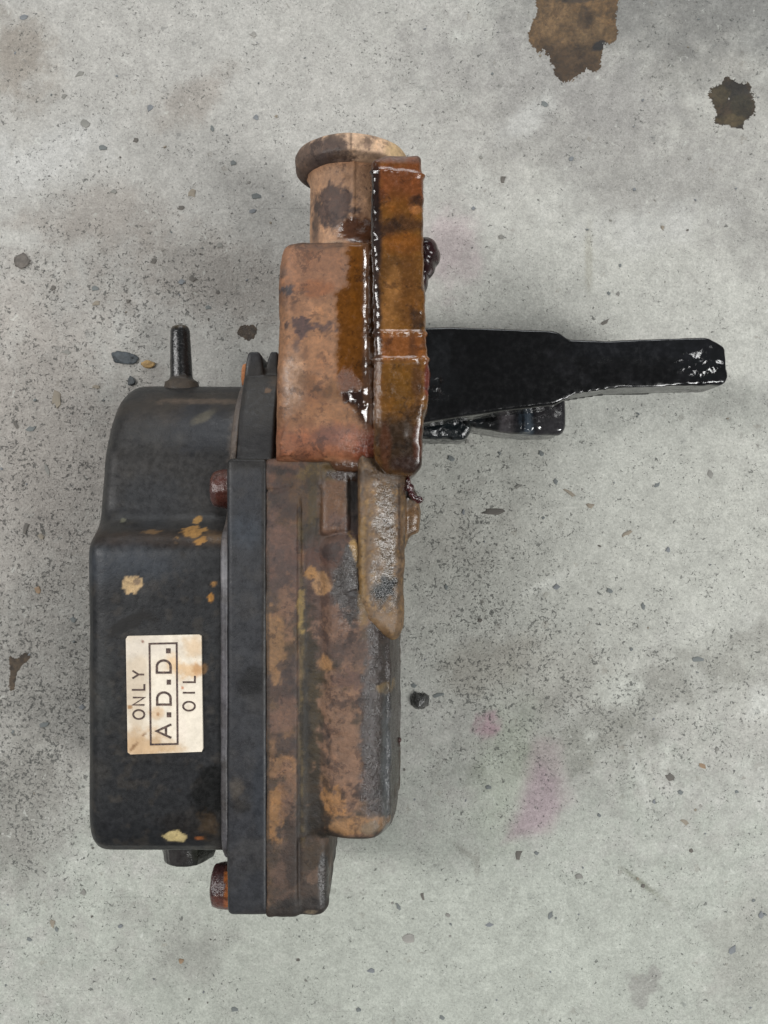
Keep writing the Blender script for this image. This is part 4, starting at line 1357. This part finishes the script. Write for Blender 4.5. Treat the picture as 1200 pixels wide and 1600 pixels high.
# letters are turned a quarter: their up direction is photo-left, their reading direction photo-up
def glyph(ch, left, right, y0, y1):
    """left = top of the letter, right = baseline, y0 = start of the letter (lower in photo), y1 = end"""
    def q(u, v):   # u along reading 0..1, v height 0..1
        return (right + (left - right) * v, y0 + (y1 - y0) * u)
    ell = [(0.5 + 0.5 * math.cos(a), 0.5 + 0.5 * math.sin(a)) for a in np.linspace(0, 2 * math.pi, 25)]
    dd = [(0, 0), (0, 1), (.5, 1)] + [(.5 + .5 * math.sin(a), .5 + .5 * math.cos(a)) for a in np.linspace(.25, math.pi - .25, 12)] + [(.5, 0), (0, 0)]
    G = {'O': [ell], 'N': [[(0, 0), (0, 1), (1, 0), (1, 1)]], 'L': [[(0, 1), (0, 0), (1, 0)]], 'Y': [[(0, 1), (.5, .48), (1, 1)], [(.5, .48), (.5, 0)]],
         'I': [[(.5, 0), (.5, 1)]], 'A': [[(0, 0), (.5, 1), (1, 0)], [(.2, .36), (.8, .36)]], 'D': [dd],
         '.': [[(.5, 0), (.5, 1)]]}
    return [[q(u, v) for u, v in l] for l in G[ch]]


strokes('lettering', glyph('O', 208, 225.5, 1123.5, 1109.5) + glyph('N', 207.5, 225.5, 1101.5, 1090) + glyph('L', 206, 225.5, 1078, 1069) + glyph('Y', 207, 225, 1060, 1048), 2.1, plate)['label'] = 'printed word ONLY'
strokes('lettering', glyph('A', 244.5, 267.5, 1153, 1132) + glyph('D', 245.5, 266.5, 1101, 1082) + glyph('D', 245, 266.5, 1051, 1032), 2.7, plate)['label'] = 'printed letters A.D.D.'
strokes('lettering', glyph('.', 260.5, 267.5, 1117, 1116.9) + glyph('.', 260.5, 267, 1066, 1065.9) + glyph('.', 259.5, 266.5, 1017, 1016.9), 6.0, plate)['label'] = 'square full stops of A.D.D.'
strokes('lettering', glyph('O', 286, 304.5, 1110.5, 1096.5) + glyph('I', 285.5, 304.5, 1083, 1082) + glyph('L', 285.5, 304.5, 1066, 1056), 2.1, plate)['label'] = 'printed word OIL'
strokes('border_frame', [[(233.5, 1006), (276, 1005), (277.5, 1162.5), (235.5, 1163.5), (233.5, 1006)]], 2.2, plate)

CK = 0.7
# ---- bolts ----------------------------------------------------------------


def bolt(px, py, z, r, lay, base, surf, long=24, washer=True):
    X = X0 + 2
    Y = WY(py, z)
    mb_ = MB()
    lathe(mb_, [(0, r * .80), (4, r), (long * .4, r * 1.0), (long * .7, r * .96), (long * .9, r * .88), (long * .98, r * .76), (long, r * .4)], (X, Y, z), (-1, 0, 0), 48)
    o = solid('bolt', mb_, M_cast, act, 1.4, 2, 1.0, 10)
    paint(o, base, surf, lay, z + r)
    if washer:
        mb_ = MB()
        lathe(mb_, [(0, r * 1.06), (5, r * 1.08), (6, r * 1.0)], (X, Y, z), (-1, 0, 0), 40)
        w_ = link('washer', mb_.mesh('washer'), M_cast, o)
        w_.data.shade_smooth()
        paint(w_, C(72, 34, 26), (.5, .5, .1), [], z)
    return o


bolt(0, 764, 252, 25, [('e', 330, 770, 9, 24, C(100, 70, 66), .8, dict(soft=.6)), ('b', 344, 765, 7, 40, C(92, 44, 32), .8, dict(soft=.3, n=.3)), ('e', 334, 742, 10, 10, C(98, 58, 46), .8, {})],
     C(90, 50, 40), (.3, .4, .3), 31)
bolt(0, 1383, 246, 28.5, [('e', 338, 1380, 13, 36, C(84, 58, 58), .9, dict(soft=.3, n=.4, surf=(.2, .5, .6))), ('b', 356, 1390, 7, 30, C(196, 112, 44), .9, dict(soft=.3, n=.7, ns=14, surf=(.8, .8, 0))),
                         ('e', 352, 1358, 12, 10, C(64, 40, 38), .9, {}), ('e', 342, 1410, 14, 10, C(96, 56, 44), .7, {})], C(92, 56, 50), (.3, .5, .4), 32, washer=False)
bolt(0, 588, 150, 18, [], C(196, 130, 84), (.8, .6, 0), 10, washer=False)

# ---- breather pipe and drain boss ------------------------------------------
mb = MB()
lathe(mb, [(-8, 26), (6, 23), (9, 17.5), (12, 15.8), (40, 15), (78, 13.4), (83, 11.5), (85, 8)], (WX(282.5, 128), 178, 122), (-0.02, 1, 0.05), 40)
pipe = solid('breather_pipe', mb, M_black, act, 1.4, 2, .5, 14)
paint(pipe, C(32, 32, 33), (.24, .5, .35), [('e', 282, 600, 40, 10, C(84, 74, 64), .85, dict(soft=.5, n=.6, ns=14, surf=(.7, .6, 0))),
                                          ('b', 282, 508, 30, 4, C(96, 84, 66), .6, dict(soft=.6, n=.8, ns=8))], 135)
mb = MB()
zb = 215
lathe(mb, [(-10, 38), (20, 38), (34, 36), (41, 33), (42, 20)], (WX(287, zb), -421, zb - 30), (0.0, -1, 0), 6, up=(1, 0, 0))
lathe(mb, [(-10, 34), (41, 30)], (WX(285, zb), -421, zb - 26), (0.0, -1, 0), 24, up=(1, 0, 0))
dr = solid('drain_boss', mb, M_black, act, 1.6, 2, .8, 16)
paint(dr, C(50, 50, 48), (.32, .5, .3), [('e', 282, 1335, 4, 14, C(24, 20, 19), .9, dict(n=.9, ns=9)), ('e', 275, 1338, 22, 14, C(66, 62, 62), .6, dict(soft=.5)), ('e', 312, 1333, 14, 18, C(50, 54, 40), .6, dict(soft=.5))], zb)

# ---- shift fork -------------------------------------------------------------
mb = MB()
arm = fillet([(640, 512), (700, 510), (760, 512), (862, 516), (874, 519), (888, 530), (950, 532), (1040, 528), (1106, 527), (1133, 541), (1138, 590), (1132, 601), (1040, 603), (960, 605), (896, 615), (882, 624), (868, 633), (800, 640), (720, 651), (640, 664)], 6, 3)
zprism(mb, arm, 205, 132, 4)
fork = solid('shift_fork', mb, M_oily, act, 1.7, 1, .8, 30)


def fork_disp(P):
    px = 600 + P[:, 0] * H / (H - 205)
    py = 800 - P[:, 1] * H / (H - 205)
    e = np.exp(-(((px - 1100) / 34) ** 2 + ((py - 572) / 28) ** 2)) + .7 * np.exp(-(((px - 682) / 14) ** 2 + ((py - 605) / 18) ** 2))
    return e * 7.0 * (fbm(P, 8, 3, 95) - 0.5)


displace(fork, fork_disp)
paint(fork, lin(9, 9, 10), (.16, .035, .0), [
    ('e', 1095, 560, 45, 40, lin(14, 15, 17), .7, dict(soft=.5, surf=(.08, .22, .3))),
    ('e', 690, 600, 26, 26, lin(14, 15, 17), .7, dict(soft=.5, surf=(.08, .22, .3))),
    ('b', 1000, 545, 110, 20, lin(22, 23, 26), .6, dict(soft=.5)),  # grey reflection towards the fork's end, painted into the colour
    ('b', 690, 560, 14, 32, lin(24, 25, 27), .8, dict(soft=.4)),  # painted reflection beside the mounting flange
    ('e', 930, 563, 120, 5, lin(12, 12, 12), .5, dict(soft=.5, n=1., ns=12, surf=(.12, .2, .2))),
], 205, mott=((30, .5, .7, lin(24, 24, 26), .6),))
mb = MB()
zprism(mb, fillet([(640, 600), (734, 610), (738, 672), (728, 688), (690, 686), (640, 684)], 7, 4), 88, 2, 9)
zprism(mb, fillet([(720, 600), (884, 590), (886, 668), (878, 679), (830, 680), (790, 676), (742, 668), (724, 660)], 7, 4), 96, 2, 8)
zprism(mb, fillet([(815, 600), (828, 600), (830, 676), (817, 676)], 4, 4), 101, 2, 5)
prong = solid('fork_prong', mb, M_oily, fork, 1.8, 3, 1.6, 18)
displace(prong, lambda P: 3.0 * (fbm(P, 9, 3, 97) - 0.5) * sstep(150, 120, P[:, 0]))
paint(prong, lin(24, 25, 28), (.12, .08, .4), [
    ('e', 690, 672, 60, 26, lin(20, 26, 28), .8, dict(soft=.4, surf=(.07, .3, .6))),
    ('b', 790, 655, 14, 30, lin(74, 70, 72), .8, dict(soft=.4)),
    ('b', 822, 655, 10, 30, lin(66, 76, 86), .7, dict(soft=.4)),
    ('e', 768, 660, 12, 16, lin(10, 10, 10), .9, dict(soft=.4)),
    ('b', 860, 655, 24, 30, lin(48, 46, 48), .8, dict(soft=.4)),
], 96)
